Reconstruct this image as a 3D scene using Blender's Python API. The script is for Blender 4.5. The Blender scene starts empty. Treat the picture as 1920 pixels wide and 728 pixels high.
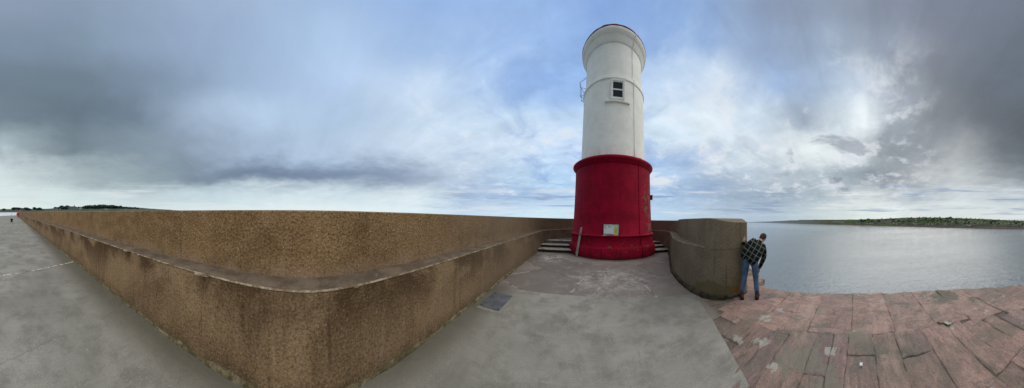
import bpy, bmesh, math, random
from mathutils import Vector, Matrix, noise as mnoise
random.seed(7)
R = math.radians
scene = bpy.context.scene
COL = scene.collection
CAM_Z = 1.65
F = 335.0                      # picture units per radian of the panorama

def lin(c):
    c = c / 255.0
    return c / 12.92 if c <= 0.04045 else ((c + 0.055) / 1.055) ** 2.4
def srgb(r, g, b): return (lin(r), lin(g), lin(b), 1.0)
def hue(k):
    def f(r, g, b): return (min(1, lin(r) * k[0]), min(1, lin(g) * k[1]), min(1, lin(b) * k[2]), 1.0)
    return f
wcol = hue((1.18, 1.34, 1.68)); ccol = hue((1.35, 1.28, 1.23)); scol = hue((1.26, 1.35, 1.36))

# ------------------------------------------------------------------ node helpers
class V:
    """a socket of a node tree that can be calculated with"""
    def __init__(s, t, o): s.t, s.o = t, o
    def _m(s, op, *a, clamp=False):
        n = s.t.nodes.new('ShaderNodeMath'); n.operation = op; n.use_clamp = clamp
        for i, x in enumerate((s,) + a):
            if isinstance(x, V): s.t.links.new(x.o, n.inputs[i])
            else: n.inputs[i].default_value = x
        return V(s.t, n.outputs[0])
    def __add__(s, b): return s._m('ADD', b)
    def __sub__(s, b): return s._m('SUBTRACT', b)
    def __mul__(s, b): return s._m('MULTIPLY', b)
    def __truediv__(s, b): return s._m('DIVIDE', b)
    __radd__ = __add__; __rmul__ = __mul__
    def __rsub__(s, b): return (s * -1.0) + b
    def abs(s): return s._m('ABSOLUTE')
    def sin(s): return s._m('SINE')
    def max(s, b): return s._m('MAXIMUM', b)
    def min(s, b): return s._m('MINIMUM', b)
    def pow(s, b): return s._m('POWER', b)
    def frac(s): return s._m('FRACT')
    def ss(s, a, b):                      # smooth step, a may be larger than b
        n = s.t.nodes.new('ShaderNodeMapRange'); n.interpolation_type = 'SMOOTHSTEP'
        s.t.links.new(s.o, n.inputs[0])
        lo, hi, x, y = (a, b, 0.0, 1.0) if a < b else (b, a, 1.0, 0.0)
        n.inputs[1].default_value = lo; n.inputs[2].default_value = hi
        n.inputs[3].default_value = x; n.inputs[4].default_value = y
        return V(s.t, n.outputs[0])

class Tree:
    def __init__(s, t): s.t = t; s.n = t.nodes; s.l = t.links
    def put(s, sock, x):
        if isinstance(x, V): s.l.new(x.o, sock)
        elif x is not None: sock.default_value = x
    def coord(s, which='Object'):
        return V(s.t, s.n.new('ShaderNodeTexCoord').outputs[which])
    def uv(s): return V(s.t, s.n.new('ShaderNodeTexCoord').outputs['UV'])
    def pos(s): return V(s.t, s.n.new('ShaderNodeNewGeometry').outputs['Position'])
    def normal(s): return V(s.t, s.n.new('ShaderNodeNewGeometry').outputs['Normal'])
    def attr(s, name):
        n = s.n.new('ShaderNodeAttribute'); n.attribute_name = name
        return V(s.t, n.outputs['Color'])
    def sep(s, v):
        n = s.n.new('ShaderNodeSeparateXYZ'); s.l.new(v.o, n.inputs[0])
        return [V(s.t, o) for o in n.outputs]
    def comb(s, x=0.0, y=0.0, z=0.0):
        n = s.n.new('ShaderNodeCombineXYZ')
        for i, q in enumerate((x, y, z)): s.put(n.inputs[i], q)
        return V(s.t, n.outputs[0])
    def scale(s, v, sc, off=(0, 0, 0), rot=(0, 0, 0)):
        n = s.n.new('ShaderNodeMapping'); s.l.new(v.o, n.inputs[0])
        n.inputs['Scale'].default_value = sc; n.inputs['Location'].default_value = off; n.inputs['Rotation'].default_value = rot
        return V(s.t, n.outputs[0])
    def noise(s, v, sc=1.0, det=4.0, rough=0.5, dist=0.0, color=False):
        n = s.n.new('ShaderNodeTexNoise'); s.l.new(v.o, n.inputs['Vector'])
        n.inputs['Scale'].default_value = sc; n.inputs['Detail'].default_value = det
        n.inputs['Roughness'].default_value = rough; n.inputs['Distortion'].default_value = dist
        return V(s.t, n.outputs['Color' if color else 'Fac'])
    def voro(s, v, sc=1.0, feat='F1', out='Distance', rnd=1.0):
        n = s.n.new('ShaderNodeTexVoronoi'); n.feature = feat; s.l.new(v.o, n.inputs['Vector'])
        n.inputs['Scale'].default_value = sc; n.inputs['Randomness'].default_value = rnd
        return V(s.t, n.outputs[out])
    def mix(s, f, a, b, mode='MIX'):
        n = s.n.new('ShaderNodeMix'); n.data_type = 'RGBA'; n.blend_type = mode
        s.put(n.inputs[0], f); s.put(n.inputs[6], a); s.put(n.inputs[7], b)
        return V(s.t, n.outputs[2])
    def ramp(s, f, stops):
        n = s.n.new('ShaderNodeValToRGB'); cr = n.color_ramp
        while len(cr.elements) < len(stops): cr.elements.new(0.5)
        for e, (p, c) in zip(cr.elements, sorted(stops, key=lambda q: q[0])): e.position = p; e.color = c
        s.put(n.inputs[0], f)
        return V(s.t, n.outputs[0])
    def bump(s, h, dist=0.01, strength=1.0, nrm=None):
        n = s.n.new('ShaderNodeBump'); s.put(n.inputs['Height'], h)
        n.inputs['Distance'].default_value = dist; n.inputs['Strength'].default_value = strength
        if nrm: s.l.new(nrm.o, n.inputs['Normal'])
        return V(s.t, n.outputs[0])

def material(name, build=None, color=(0.5, 0.5, 0.5, 1), rough=0.8, metal=0.0, spec=0.3):
    m = bpy.data.materials.new(name); m.use_nodes = True
    t = Tree(m.node_tree); b = m.node_tree.nodes['Principled BSDF']
    b.inputs['Base Color'].default_value = color; b.inputs['Roughness'].default_value = rough
    b.inputs['Metallic'].default_value = metal; b.inputs['Specular IOR Level'].default_value = spec
    if build:
        o = build(t)
        if 'color' in o: t.put(b.inputs['Base Color'], o['color'])
        if 'rough' in o: t.put(b.inputs['Roughness'], o['rough'])
        if 'normal' in o: t.put(b.inputs['Normal'], o['normal'])
    return m

def plain(name, c, rough=0.75, var=0.25, sc=8.0, metal=0.0, spec=0.3):
    def bl(t):
        p = t.coord(); n = t.noise(p, sc, 6, 0.65)
        dark = tuple(x * (1 - var) for x in c[:3]) + (1,); lite = tuple(min(1, x * (1 + var)) for x in c[:3]) + (1,)
        return dict(color=t.mix(n.ss(0.3, 0.7), dark, lite), normal=t.bump(n, 0.003, 0.5))
    return material(name, bl, rough=rough, metal=metal, spec=spec)

# ------------------------------------------------------------------ object helpers
def tag(o, label=None, cat=None, group=None, kind=None):
    if label: o['label'] = label
    if cat: o['category'] = cat
    if group: o['group'] = group
    if kind: o['kind'] = kind
    return o
def empty(name, loc=(0, 0, 0), rz=0.0):
    o = bpy.data.objects.new(name, None); COL.objects.link(o)
    o.location = loc; o.rotation_euler = (0, 0, rz); o.empty_display_size = 0.2
    return o
def link(name, me, mats, parent=None, smooth=False):
    o = bpy.data.objects.new(name, me); COL.objects.link(o)
    for m in (mats if isinstance(mats, (list, tuple)) else [mats]): me.materials.append(m)
    if smooth:
        for p in me.polygons: p.use_smooth = True
    if parent: o.parent = parent
    return o
def from_data(name, verts, faces, mats, parent=None, smooth=False, uvs=None, fm=None):
    me = bpy.data.meshes.new(name); me.from_pydata([tuple(v) for v in verts], [], faces); me.update()
    if uvs:
        ul = me.uv_layers.new(name='UVMap')
        for lp in me.loops: ul.data[lp.index].uv = uvs[lp.vertex_index]
    o = link(name, me, mats, parent, smooth)
    if fm:
        for p, i in zip(me.polygons, fm): p.material_index = i
    return o
def bm_obj(name, bm, mats, parent=None, smooth=False):
    me = bpy.data.meshes.new(name); bm.normal_update(); bm.to_mesh(me); bm.free()
    return link(name, me, mats, parent, smooth)
def box(bm, c, s, rot=None, bev=0.0):
    r = bmesh.ops.create_cube(bm, size=1.0)
    vs = r['verts']
    bmesh.ops.scale(bm, vec=s, verts=vs)
    if bev > 0:
        es = list({e for v in vs for e in v.link_edges})
        g = bmesh.ops.bevel(bm, geom=es, offset=bev, segments=2, affect='EDGES', profile=0.6)
        vs = list({v for f in g['faces'] for v in f.verts} | {v for v in vs if v.is_valid})
    if rot: bmesh.ops.rotate(bm, cent=(0, 0, 0), matrix=rot, verts=vs)
    bmesh.ops.translate(bm, vec=c, verts=vs)
    return vs
def tube(bm, pts, rad, seg=10, caps=True):
    pts = [Vector(p) for p in pts]; rings = []
    rads = rad if isinstance(rad, (list, tuple)) else [rad] * len(pts)
    up = None
    for i, p in enumerate(pts):
        d = (pts[min(i + 1, len(pts) - 1)] - pts[max(i - 1, 0)]).normalized()
        if up is None: up = d.orthogonal().normalized()
        a = (up - d * up.dot(d)).normalized(); b = d.cross(a); up = a
        rings.append([bm.verts.new(p + (a * math.cos(2 * math.pi * k / seg) + b * math.sin(2 * math.pi * k / seg)) * rads[i]) for k in range(seg)])
    for r0, r1 in zip(rings, rings[1:]):
        for k in range(seg): bm.faces.new((r0[k], r0[(k + 1) % seg], r1[(k + 1) % seg], r1[k]))
    if caps: bm.faces.new(rings[0][::-1]); bm.faces.new(rings[-1])
def lathe(bm, prof, seg=128, cap=False):
    rings = [[bm.verts.new((r * math.sin(2 * math.pi * k / seg), r * math.cos(2 * math.pi * k / seg), z)) for k in range(seg)] for r, z in prof]
    for r0, r1 in zip(rings, rings[1:]):
        for k in range(seg): bm.faces.new((r0[(k + 1) % seg], r0[k], r1[k], r1[(k + 1) % seg]))
    if cap: bm.faces.new(rings[-1][::-1])
def catmull(pts, n):
    """n steps between each pair of points (tuples of any length)"""
    out = []
    P = [pts[0]] + list(pts) + [pts[-1]]
    for i in range(1, len(P) - 2):
        for k in range(n):
            t = k / n
            out.append(tuple(0.5 * (2 * b + (c - a) * t + (2 * a - 5 * b + 4 * c - d) * t * t + (-a + 3 * b - 3 * c + d) * t ** 3)
                             for a, b, c, d in zip(P[i - 1], P[i], P[i + 1], P[i + 2])))
    out.append(tuple(pts[-1]))
    return out
def lerp_tab(tab, x):
    if x <= tab[0][0]: return tab[0][1]
    for (a, b), (c, d) in zip(tab, tab[1:]):
        if x <= c: return b + (d - b) * (x - a) / (c - a)
    return tab[-1][1]
def smooth(t): t = max(0.0, min(1.0, t)); return t * t * (3 - 2 * t)
def nz(x, y, z=0.0): return mnoise.noise(Vector((x, y, z)))
def fbm(x, y, z=0.0, o=4): return mnoise.fractal(Vector((x, y, z)), 1.0, 2.0, o)

# ------------------------------------------------------------------ camera (a phone panorama: cylindrical)
cam = bpy.data.cameras.new('camera'); cam_o = bpy.data.objects.new('camera', cam); COL.objects.link(cam_o)
cam.type = 'PANO'; cam.panorama_type = 'CENTRAL_CYLINDRICAL'
cam.central_cylindrical_range_u_min = -960 / F; cam.central_cylindrical_range_u_max = 960 / F
cam.central_cylindrical_range_v_min = -319 / F; cam.central_cylindrical_range_v_max = 409 / F
cam.central_cylindrical_radius = 1.0
cam.clip_start = 0.05; cam.clip_end = 20000
AZC = (960 - 1082) / F
ROLL = 8 / F
cam_o.matrix_world = Matrix.Translation((0, 0, CAM_Z)) @ Matrix.Rotation(-AZC, 4, 'Z') @ Matrix.Rotation(R(90), 4, 'X') @ Matrix.Rotation(ROLL, 4, 'Z')
scene.camera = cam_o
scene.view_settings.view_transform = 'Standard'; scene.view_settings.look = 'None'; scene.view_settings.exposure = 0

def at(u, r, z=0.0):
    """a point by bearing (in panorama units) and distance from the viewer"""
    a = (u - 1082) / F
    return Vector((r * math.sin(a), r * math.cos(a), z))
def horizon(u): return 409 + 8 * math.sin((u - 960) / F)
def zat(u, y, r): return CAM_Z - (y - horizon(u)) / F * r

# ------------------------------------------------------------------ sky and light
SUN_AZ, SUN_EL = 1.9, R(38)
world = bpy.data.worlds.new('World'); scene.world = world; world.use_nodes = True
T = Tree(world.node_tree)
bg = T.n['Background']
d = T.coord('Generated'); dx, dy, dz = T.sep(d)
az = dx._m('ARCTAN2', dy)
az = az._m('WRAP', 2.777, 2.777 - 2 * math.pi)
px = az * F + 1082.0
hl = (dx * dx + dy * dy)._m('SQRT').max(0.02)
py = ((px - 960.0) * (1 / F)).sin() * 8.0 + 409.0 - (dz / hl) * F
den = dz.max(0.0) + 0.16
q = T.comb(dx / den, dy / den, 0.0)
w1 = T.noise(q, 0.9, 5, 0.55, 0.3, color=True); w2 = T.noise(q, 3.2, 5, 0.6, color=True)
wx, wy, wz_ = T.sep(w1); vx, vy, vz_ = T.sep(w2)
el = (409.0 - py).max(0.0)
amp = el.ss(0.0, 130.0)
pxw = px + (wx - 0.5) * 110.0 + (vx - 0.5) * 50.0
pyw = py + ((wy - 0.5) * 110.0 + (vy - 0.5) * 45.0) * (amp * 0.9 + 0.06)
pos01 = (pxw + 100.0) * (1 / 2120.0)
rows = [
 (-120, [(0,(142,152,176)),(320,(150,165,192)),(700,(165,185,220)),(1000,(150,175,220)),(1300,(160,182,216)),(1600,(140,148,166)),(1920,(120,126,138))]),
 (0,   [(0,(140,150,173)),(160,(135,148,170)),(320,(150,165,192)),(480,(163,180,210)),(640,(160,182,218)),(800,(150,175,220)),(960,(150,176,221)),(1120,(142,170,221)),(1280,(150,174,214)),(1440,(140,150,175)),(1600,(130,138,155)),(1760,(115,120,132)),(1920,(110,115,125))]),
 (80,  [(0,(122,135,155)),(160,(128,143,163)),(320,(145,160,188)),(480,(160,178,210)),(640,(172,193,226)),(800,(160,183,222)),(960,(156,181,225)),(1080,(148,177,227)),(1280,(160,182,220)),(1440,(150,165,195)),(1600,(145,155,172)),(1760,(112,117,128)),(1920,(105,110,118))]),
 (160, [(0,(108,120,135)),(160,(110,123,138)),(320,(130,145,168)),(480,(160,178,208)),(640,(178,196,228)),(800,(190,205,230)),(960,(163,188,230)),(1080,(154,183,231)),(1240,(190,205,230)),(1340,(205,215,232)),(1440,(158,178,214)),(1540,(165,180,205)),(1620,(190,198,212)),(1700,(130,138,148)),(1760,(105,112,120)),(1920,(98,103,110))]),
 (220, [(0,(112,124,135)),(130,(100,112,125)),(260,(110,123,140)),(380,(165,180,205)),(500,(178,195,222)),(640,(172,190,218)),(800,(195,208,228)),(960,(195,210,232)),(1060,(190,208,235)),(1220,(205,218,235)),(1320,(224,230,239)),(1420,(205,215,230)),(1500,(150,160,178)),(1570,(205,212,222)),(1620,(230,232,235)),(1680,(150,157,165)),(1760,(115,120,125)),(1840,(100,104,108)),(1920,(93,96,98))]),
 (280, [(0,(160,170,178)),(130,(113,124,134)),(260,(128,140,154)),(350,(140,152,172)),(500,(165,180,205)),(640,(180,195,220)),(800,(200,210,228)),(960,(200,212,232)),(1080,(195,210,238)),(1240,(195,208,228)),(1320,(205,213,225)),(1440,(205,210,220)),(1530,(228,230,232)),(1620,(192,197,202)),(1680,(138,143,148)),(1760,(135,138,140)),(1800,(162,162,160)),(1880,(103,106,108)),(1920,(95,98,100))]),
 (330, [(0,(205,212,215)),(130,(165,175,180)),(260,(145,157,165)),(350,(123,136,151)),(500,(112,125,148)),(640,(122,135,160)),(760,(138,150,174)),(860,(185,195,215)),(960,(180,200,225)),(1060,(178,204,236)),(1240,(173,194,226)),(1330,(165,178,200)),(1440,(185,192,203)),(1560,(160,168,178)),(1640,(126,132,140)),(1720,(165,165,163)),(1800,(190,190,185)),(1880,(140,142,142)),(1920,(130,133,135))]),
 (370, [(0,(212,218,220)),(130,(205,214,216)),(260,(190,200,206)),(400,(192,204,213)),(540,(207,216,224)),(680,(200,210,220)),(780,(215,222,228)),(860,(165,181,208)),(960,(162,183,214)),(1060,(178,199,228)),(1240,(163,187,220)),(1330,(160,175,198)),(1440,(150,163,182)),(1560,(175,182,190)),(1650,(205,207,208)),(1720,(170,176,180)),(1800,(202,204,202)),(1920,(185,190,190))]),
 (402, [(0,(222,228,226)),(260,(212,220,222)),(400,(215,224,230)),(640,(225,232,236)),(780,(215,225,235)),(860,(190,205,228)),(1000,(205,220,235)),(1060,(200,218,235)),(1240,(180,200,225)),(1330,(178,192,212)),(1440,(168,181,200)),(1560,(195,203,208)),(1650,(218,221,218)),(1760,(205,208,205)),(1920,(215,216,210))]),
]
def row_ramp(stops):
    st = [((u + 100) / 2120.0, srgb(*c)) for u, c in stops]
    return T.ramp(pos01, st)
col = row_ramp(rows[0][1])
for (y0, _), (y1, st) in zip(rows, rows[1:]):
    col = T.mix(pyw.ss(y0, y1), col, row_ramp(st))
# cloud structure: soft large shapes, wisps, torn edges
f1 = T.noise(T.scale(q, (1, 1, 1), (3.1, 1.7, 0)), 1.7, 9, 0.6, 0.6)
f2 = T.noise(T.scale(q, (1.0, 1.0, 1), (9.1, 4.7, 0), (0, 0, 0.6)), 4.5, 9, 0.62, 0.4)
f3 = T.noise(T.scale(q, (0.5, 2.2, 1), (2, 8, 0), (0, 0, 0.25)), 2.6, 8, 0.6, 0.5)
tex = px.ss(620.0, 1000.0) * px.ss(1800.0, 1660.0)        # the torn part of the sky
edgy = px.ss(1560.0, 1760.0)
soft = ((f1 - 0.5) * 0.55 + (f3 - 0.5) * 0.35) * (edgy * 0.9 + 1.0)
lum = (soft * (tex * 0.5 + 0.5) + (f2 - 0.5) * 0.5 * (tex * 0.9 + 0.07)) * (el.ss(0.0, 60.0) * 0.6 + 0.4) + 1.14
grey = T.comb(lum, lum, lum)
col = T.mix(1.0, col, grey, 'MULTIPLY')
col = T.mix(1.0, col, T.mix(px.ss(1560.0, 1760.0), (0.96, 1.02, 1.0, 1), (0.93, 1.0, 1.07, 1)), 'MULTIPLY')
q2 = T.comb(dx / (dz.max(0.0) + 0.22), dy / (dz.max(0.0) + 0.22), 0.0)
crisp = T.noise(T.scale(q2, (1.0, 1.0, 1), (5.3, 2.2, 0), (0, 0, 0.3)), 2.4, 9, 0.60, 0.3)
bil = T.noise(T.scale(q2, (1.0, 1.0, 1), (1.3, 6.2, 0)), 1.5, 9, 0.58, 0.4)
mk = px.ss(980.0, 1250.0) * px.ss(1790.0, 1640.0) * el.ss(12.0, 70.0)
col = T.mix(crisp.ss(0.50, 0.61) * bil.ss(0.40, 0.60) * mk * el.ss(330.0, 230.0) * 0.75, col, srgb(238, 241, 246))
col = T.mix(bil.ss(0.53, 0.60) * px.ss(1420.0, 1520.0) * px.ss(1800.0, 1660.0) * el.ss(30.0, 60.0) * el.ss(240.0, 150.0) * 0.65, col, srgb(134, 142, 156))
blue = srgb(128, 166, 226); white = srgb(232, 236, 242)
mid = px.ss(760.0, 1000.0) * px.ss(1500.0, 1220.0) * el.ss(15.0, 70.0)
col = T.mix(f1.ss(0.5, 0.36) * mid * 0.38, col, blue)
col = T.mix((f2 * 0.5 + f1 * 0.5).ss(0.52, 0.66) * tex * el.ss(10.0, 60.0) * el.ss(400.0, 200.0) * 0.75, col, white)
# low flat cloud bands near the horizon
band = T.noise(T.comb(px * 0.006, py * 0.085, 0.0), 1.0, 5, 0.55, 0.2)
low = el.ss(75.0, 45.0) * el.ss(2.0, 10.0)
col = T.mix(band.ss(0.55, 0.66) * low * px.ss(740.0, 860.0) * 0.75, col, srgb(140, 158, 190))
col = T.mix(band.ss(0.45, 0.34) * low * 0.55, col, srgb(228, 232, 234))
# unseen zenith above the frame, set brighter to raise the scene light
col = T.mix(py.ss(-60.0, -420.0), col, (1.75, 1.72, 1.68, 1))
sky = T.n.new('ShaderNodeTexSky'); sky.sky_type = 'NISHITA'; sky.sun_disc = False
sky.sun_elevation = SUN_EL; sky.sun_rotation = SUN_AZ
nish = T.mix(1.0, V(T.t, sky.outputs[0]), (0.08, 0.08, 0.08, 1), 'MULTIPLY')
col = T.mix(0.06, col, nish)
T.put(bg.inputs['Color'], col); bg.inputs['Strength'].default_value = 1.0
world.cycles.sampling_method = 'MANUAL' if hasattr(world, 'cycles') and hasattr(world.cycles, 'sampling_method') else world.cycles.sampling_method
try: world.cycles.sample_map_resolution = 1024
except Exception: pass

sun = bpy.data.lights.new('sun', 'SUN'); sun.energy = 1.5; sun.angle = R(64); sun.color = (1.0, 0.96, 0.9)
sun_o = bpy.data.objects.new('sun', sun); COL.objects.link(sun_o)
sd = Vector((math.sin(SUN_AZ) * math.cos(SUN_EL), math.cos(SUN_AZ) * math.cos(SUN_EL), math.sin(SUN_EL)))
sun_o.rotation_euler = (-sd).to_track_quat('-Z', 'Y').to_euler(); sun_o.location = sd * 60

# ------------------------------------------------------------------ shapes of the pier in plan
SEA = -6.5
def zg(y):                                     # the pier climbs a little towards the shore
    t = max(0.0, -y)
    return 0.024 * (t - 2 * (1 - math.exp(-t / 2)))
def XF(y):                                     # foot of the long wall
    t = abs(y - 0.12)
    x = -1.525 - lerp_tab([(0, 0), (0.15, 0.008), (0.3, 0.03), (0.5, 0.068), (0.75, 0.115), (1.0, 0.155), (1.5, 0.22), (2.2, 0.29), (3.0, 0.335), (4.5, 0.385), (6.0, 0.40)], t)
    if y < -6: x += 0.018 * (-6 - y)
    return x
EDGE = [(-14.0, 8.0), (-4.1, 2.2), (-3.5, 2.66), (-2.9, 3.2), (-2.3, 3.62), (-1.6, 3.96), (-1.0, 4.1), (0.0, 4.19), (0.6, 4.18), (1.5, 3.99), (2.0, 4.0), (2.42, 3.97)]
def XE(y): return lerp_tab(EDGE, y)
BND = [(-14, 7.9), (-8, 3.3), (-3.7, 1.5), (-2, 0.86), (-1.2, 0.66), (0, 1.0), (1.0, 1.49), (1.45, 1.74), (2.34, 2.12), (3.1, 2.36), (3.6, 2.5)]
def XB(y):
    if y < -14: return 7.9
    return lerp_tab(BND, y)

# ------------------------------------------------------------------ materials
def m_wall(upper):
    def bl(t):
        uv = t.uv(); u, v, _ = t.sep(uv)
        p = t.comb(u, v, 0.0)
        big = t.noise(p, 0.9, 5, 0.6, 0.4)
        med = t.noise(t.scale(p, (1, 1, 1), (5, 3, 0)), 5.0, 6, 0.65)
        streak = t.noise(t.comb(u * 7.0, v * 0.9, 0.0), 1.0, 6, 0.65, 0.3)
        fine = t.noise(p, 38.0, 4, 0.8); grit = t.noise(t.comb(u * 46.0, v * 22.0, 0.0), 1.0, 3, 0.8)
        fx, fy, fz = t.sep(t.pos())
        end = fx.ss(2.5, 2.7) * fy.ss(3.35, 2.95)
        spk = t.voro(p, 42.0); spk2 = t.voro(t.scale(p, (1, 1, 1), (3.3, 7.7, 0)), 19.0)
        if upper:
            c = t.mix(big.ss(0.35, 0.65), wcol(128, 97, 60), wcol(104, 76, 44))
            c = t.mix(med.ss(0.40, 0.72) * 0.6, c, wcol(142, 110, 73))
        else:
            c = t.mix(big.ss(0.35, 0.65), wcol(131, 103, 69), wcol(104, 79, 51))
            c = t.mix(streak.ss(0.50, 0.74) * 0.5, c, wcol(66, 46, 28))
            c = t.mix(streak.ss(0.46, 0.30) * 0.35, c, wcol(142, 114, 86))
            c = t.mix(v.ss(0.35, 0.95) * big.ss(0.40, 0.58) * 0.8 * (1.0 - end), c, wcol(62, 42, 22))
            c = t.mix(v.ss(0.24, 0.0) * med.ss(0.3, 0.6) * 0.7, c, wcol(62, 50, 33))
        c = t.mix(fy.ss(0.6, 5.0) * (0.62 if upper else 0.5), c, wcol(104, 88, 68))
        c = t.mix((fx.ss(1.5, 2.2) * 0.8).max(end), c, t.mix(big.ss(0.3, 0.7), wcol(130, 110, 82), wcol(112, 94, 69)))
        c = t.mix(fine.ss(0.52, 0.36) * (0.75 if upper else 0.5) * (1.0 - end * 0.4), c, wcol(46, 31, 17))
        c = t.mix(fine.ss(0.54, 0.70) * (0.5 if upper else 0.28) * (1.0 - fx.ss(1.5, 2.2) * 0.6), c, wcol(164, 132, 94))
        c = t.mix(grit.ss(0.50, 0.34) * (0.35 if upper else 0.6), c, wcol(52, 36, 20))
        c = t.mix(spk.ss(0.26, 0.10) * fine.ss(0.42, 0.6) * (0.7 if upper else 0.35), c, wcol(186, 158, 120))
        c = t.mix(spk2.ss(0.10, 0.05) * med.ss(0.42, 0.55) * (0.85 if upper else 0.5), c, wcol(198, 182, 156))
        if upper:
            c = t.mix(v.ss(1.20, 0.98) * (med.ss(0.3, 0.6)) * 0.45, c, wcol(128, 104, 80))
            c = t.mix(streak.ss(0.56, 0.72) * 0.30, c, wcol(70, 50, 30))
        lift = (v * (1 / 0.62) + (med - 0.5) * 0.05).frac() - 0.5
        crk = t.voro(t.scale(t.comb(u + (med - 0.5) * 0.35, v + (big - 0.5) * 0.3, 0.0), (0.55, 0.8, 1)), 1.0, 'DISTANCE_TO_EDGE')
        c = t.mix(crk.ss(0.008, 0.002) * big.ss(0.5, 0.6) * 0.3, c, wcol(60, 46, 30))
        run = t.noise(t.comb(u * 11.0, v * 0.5, 0.0), 1.0, 5, 0.7, 0.2)
        c = t.mix(run.ss(0.60, 0.74) * 0.2, c, wcol(160, 134, 104))
        c = t.mix(run.ss(0.42, 0.30) * 0.45, c, wcol(56, 40, 25))
        h = fine * 0.5 + spk * 0.5 + med * 0.7
        return dict(color=c, normal=t.bump(h, 0.012, 0.85), rough=0.95)
    return material('harled_wall_upper' if upper else 'harled_wall_lower', bl, spec=0.12)
M_UP, M_LOW = m_wall(True), m_wall(False)
def bl(t):
    uv = t.uv(); u, v, _ = t.sep(uv); p = t.comb(u, v, 0.0)
    n = t.noise(p, 4.0, 6, 0.65); f = t.noise(p, 50.0, 3, 0.7)
    c = t.mix(n.ss(0.35, 0.65), srgb(114, 100, 84), srgb(86, 73, 60))
    c = t.mix(f.ss(0.58, 0.7) * 0.5, c, srgb(168, 152, 134))
    c = t.mix(n.ss(0.62, 0.72) * f.ss(0.4, 0.55) * 0.5, c, srgb(150, 138, 124))
    return dict(color=c, normal=t.bump(n * 0.6 + f * 0.4, 0.008, 0.8))
M_LEDGE = material('ledge_stone', bl, rough=0.85, spec=0.2)
def bl(t):
    p = t.pos(); n = t.noise(p, 9.0, 6, 0.7); f = t.noise(p, 45.0, 3, 0.7)
    c = t.mix(n.ss(0.36, 0.6), srgb(176, 164, 140), srgb(112, 92, 70))
    c = t.mix(f.ss(0.6, 0.4) * 0.4, c, srgb(90, 74, 54))
    return dict(color=c, normal=t.bump(f, 0.006, 0.8))
M_LIP = material('bare_mortar_edge', bl, rough=0.9, spec=0.15)
def bl(t):
    p = t.pos(); n = t.noise(p, 5.0, 6, 0.7); f = t.noise(p, 30.0, 4, 0.7)
    c = t.mix(n.ss(0.35, 0.62), srgb(138, 126, 100), srgb(84, 76, 54))
    c = t.mix(f.ss(0.6, 0.4) * 0.5, c, srgb(60, 56, 40)); fx, fy, fz = t.sep(p)
    c = t.mix(fx.ss(1.0, 2.0) * 0.8, c, t.mix(n.ss(0.35, 0.65), srgb(64, 54, 42), srgb(40, 36, 28)))
    return dict(color=c, normal=t.bump(f, 0.01, 0.9))
M_FILLET = material('crumbling_fillet', bl, rough=0.95, spec=0.1)

def bl(t):
    p = t.pos(); x, y, z = t.sep(p)
    big = t.noise(p, 0.45, 5, 0.6, 0.5); med = t.noise(p, 2.3, 7, 0.66); fine = t.noise(p, 70.0, 3, 0.7)
    brush = t.noise(t.scale(p, (1.2, 11.0, 1), rot=(0, 0, 0.1)), 1.0, 6, 0.75, 0.1)
    brush2 = t.noise(t.scale(p, (3.0, 30.0, 1), rot=(0, 0, 0.1)), 1.0, 4, 0.7, 0.1)
    c = t.mix(big.ss(0.35, 0.65), ccol(116, 116, 108), ccol(136, 135, 127))
    c = t.mix(med.ss(0.42, 0.66) * 0.75, c, ccol(98, 97, 89))
    c = t.mix(brush.ss(0.5, 0.7) * 0.2, c, ccol(158, 156, 147))
    c = t.mix(brush2.ss(0.52, 0.7) * 0.22, c, ccol(92, 92, 86))
    c = t.mix(fine.ss(0.55, 0.38) * 0.35, c, ccol(84, 84, 80))
    c = t.mix(t.noise(p, 22.0, 3, 0.7).ss(0.66, 0.76) * 0.6, c, ccol(164, 163, 156))
    agg = t.voro(p, 34.0); c = t.mix(agg.ss(0.16, 0.06) * med.ss(0.4, 0.6) * 0.8, c, ccol(186, 184, 176))
    agg2 = t.voro(t.scale(p, (1, 1, 1), (3, 5, 0)), 24.0); c = t.mix(agg2.ss(0.14, 0.05) * 0.5, c, ccol(66, 66, 62))
    wet = t.noise(t.scale(p, (0.9, 0.35, 1), (7, 2, 0)), 1.0, 6, 0.68, 0.3); c = t.mix(wet.ss(0.52, 0.66) * 0.5, c, ccol(92, 91, 85))
    crk = t.voro(t.scale(t.comb(x + (med - 0.5) * 0.5, y + (big - 0.5) * 0.6, 0.0), (0.30, 0.22, 1)), 1.0, 'DISTANCE_TO_EDGE')
    c = t.mix(crk.ss(0.004, 0.001) * 0.28 * big.ss(0.46, 0.54), c, ccol(76, 75, 70))
    # dirt along the wall foot
    dw = (x + 1.74) + (med - 0.5) * 0.5
    c = t.mix(dw.ss(0.62, 0.05) * y.ss(-40.0, -8.0) * 0.72, c, ccol(74, 72, 60))
    # dark worn patches
    c = t.mix(t.noise(t.scale(p, (1, 1, 1), (4, 9, 0)), 0.8, 6, 0.7).ss(0.60, 0.74) * 0.55, c, ccol(84, 80, 72))
    # bay joints across the pier
    jn = (y - x * 0.39 + 4.95) + (t.noise(p, 6.0, 3, 0.6) - 0.5) * 0.05
    jl = jn.abs().ss(0.03, 0.012)
    dash = t.noise(p, 9.0, 3, 0.7).ss(0.42, 0.55)
    c = t.mix(jl * x.ss(6.0, 4.0), c, t.mix(dash, ccol(70, 68, 62), ccol(196, 192, 182)))
    jr = ((y - x * 0.3) * (1 / 5.5) + 0.28).frac() - 0.5
    c = t.mix(jr.abs().ss(0.012, 0.004) * y.ss(-6.5, -8.0) * 0.5, c, ccol(88, 86, 80))
    h = med * 0.5 + fine * 0.35 + brush2 * 0.3
    return dict(color=c, normal=t.bump(h, 0.008, 0.7), rough=med.ss(0.2, 0.8) * 0.2 + 0.62)
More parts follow.
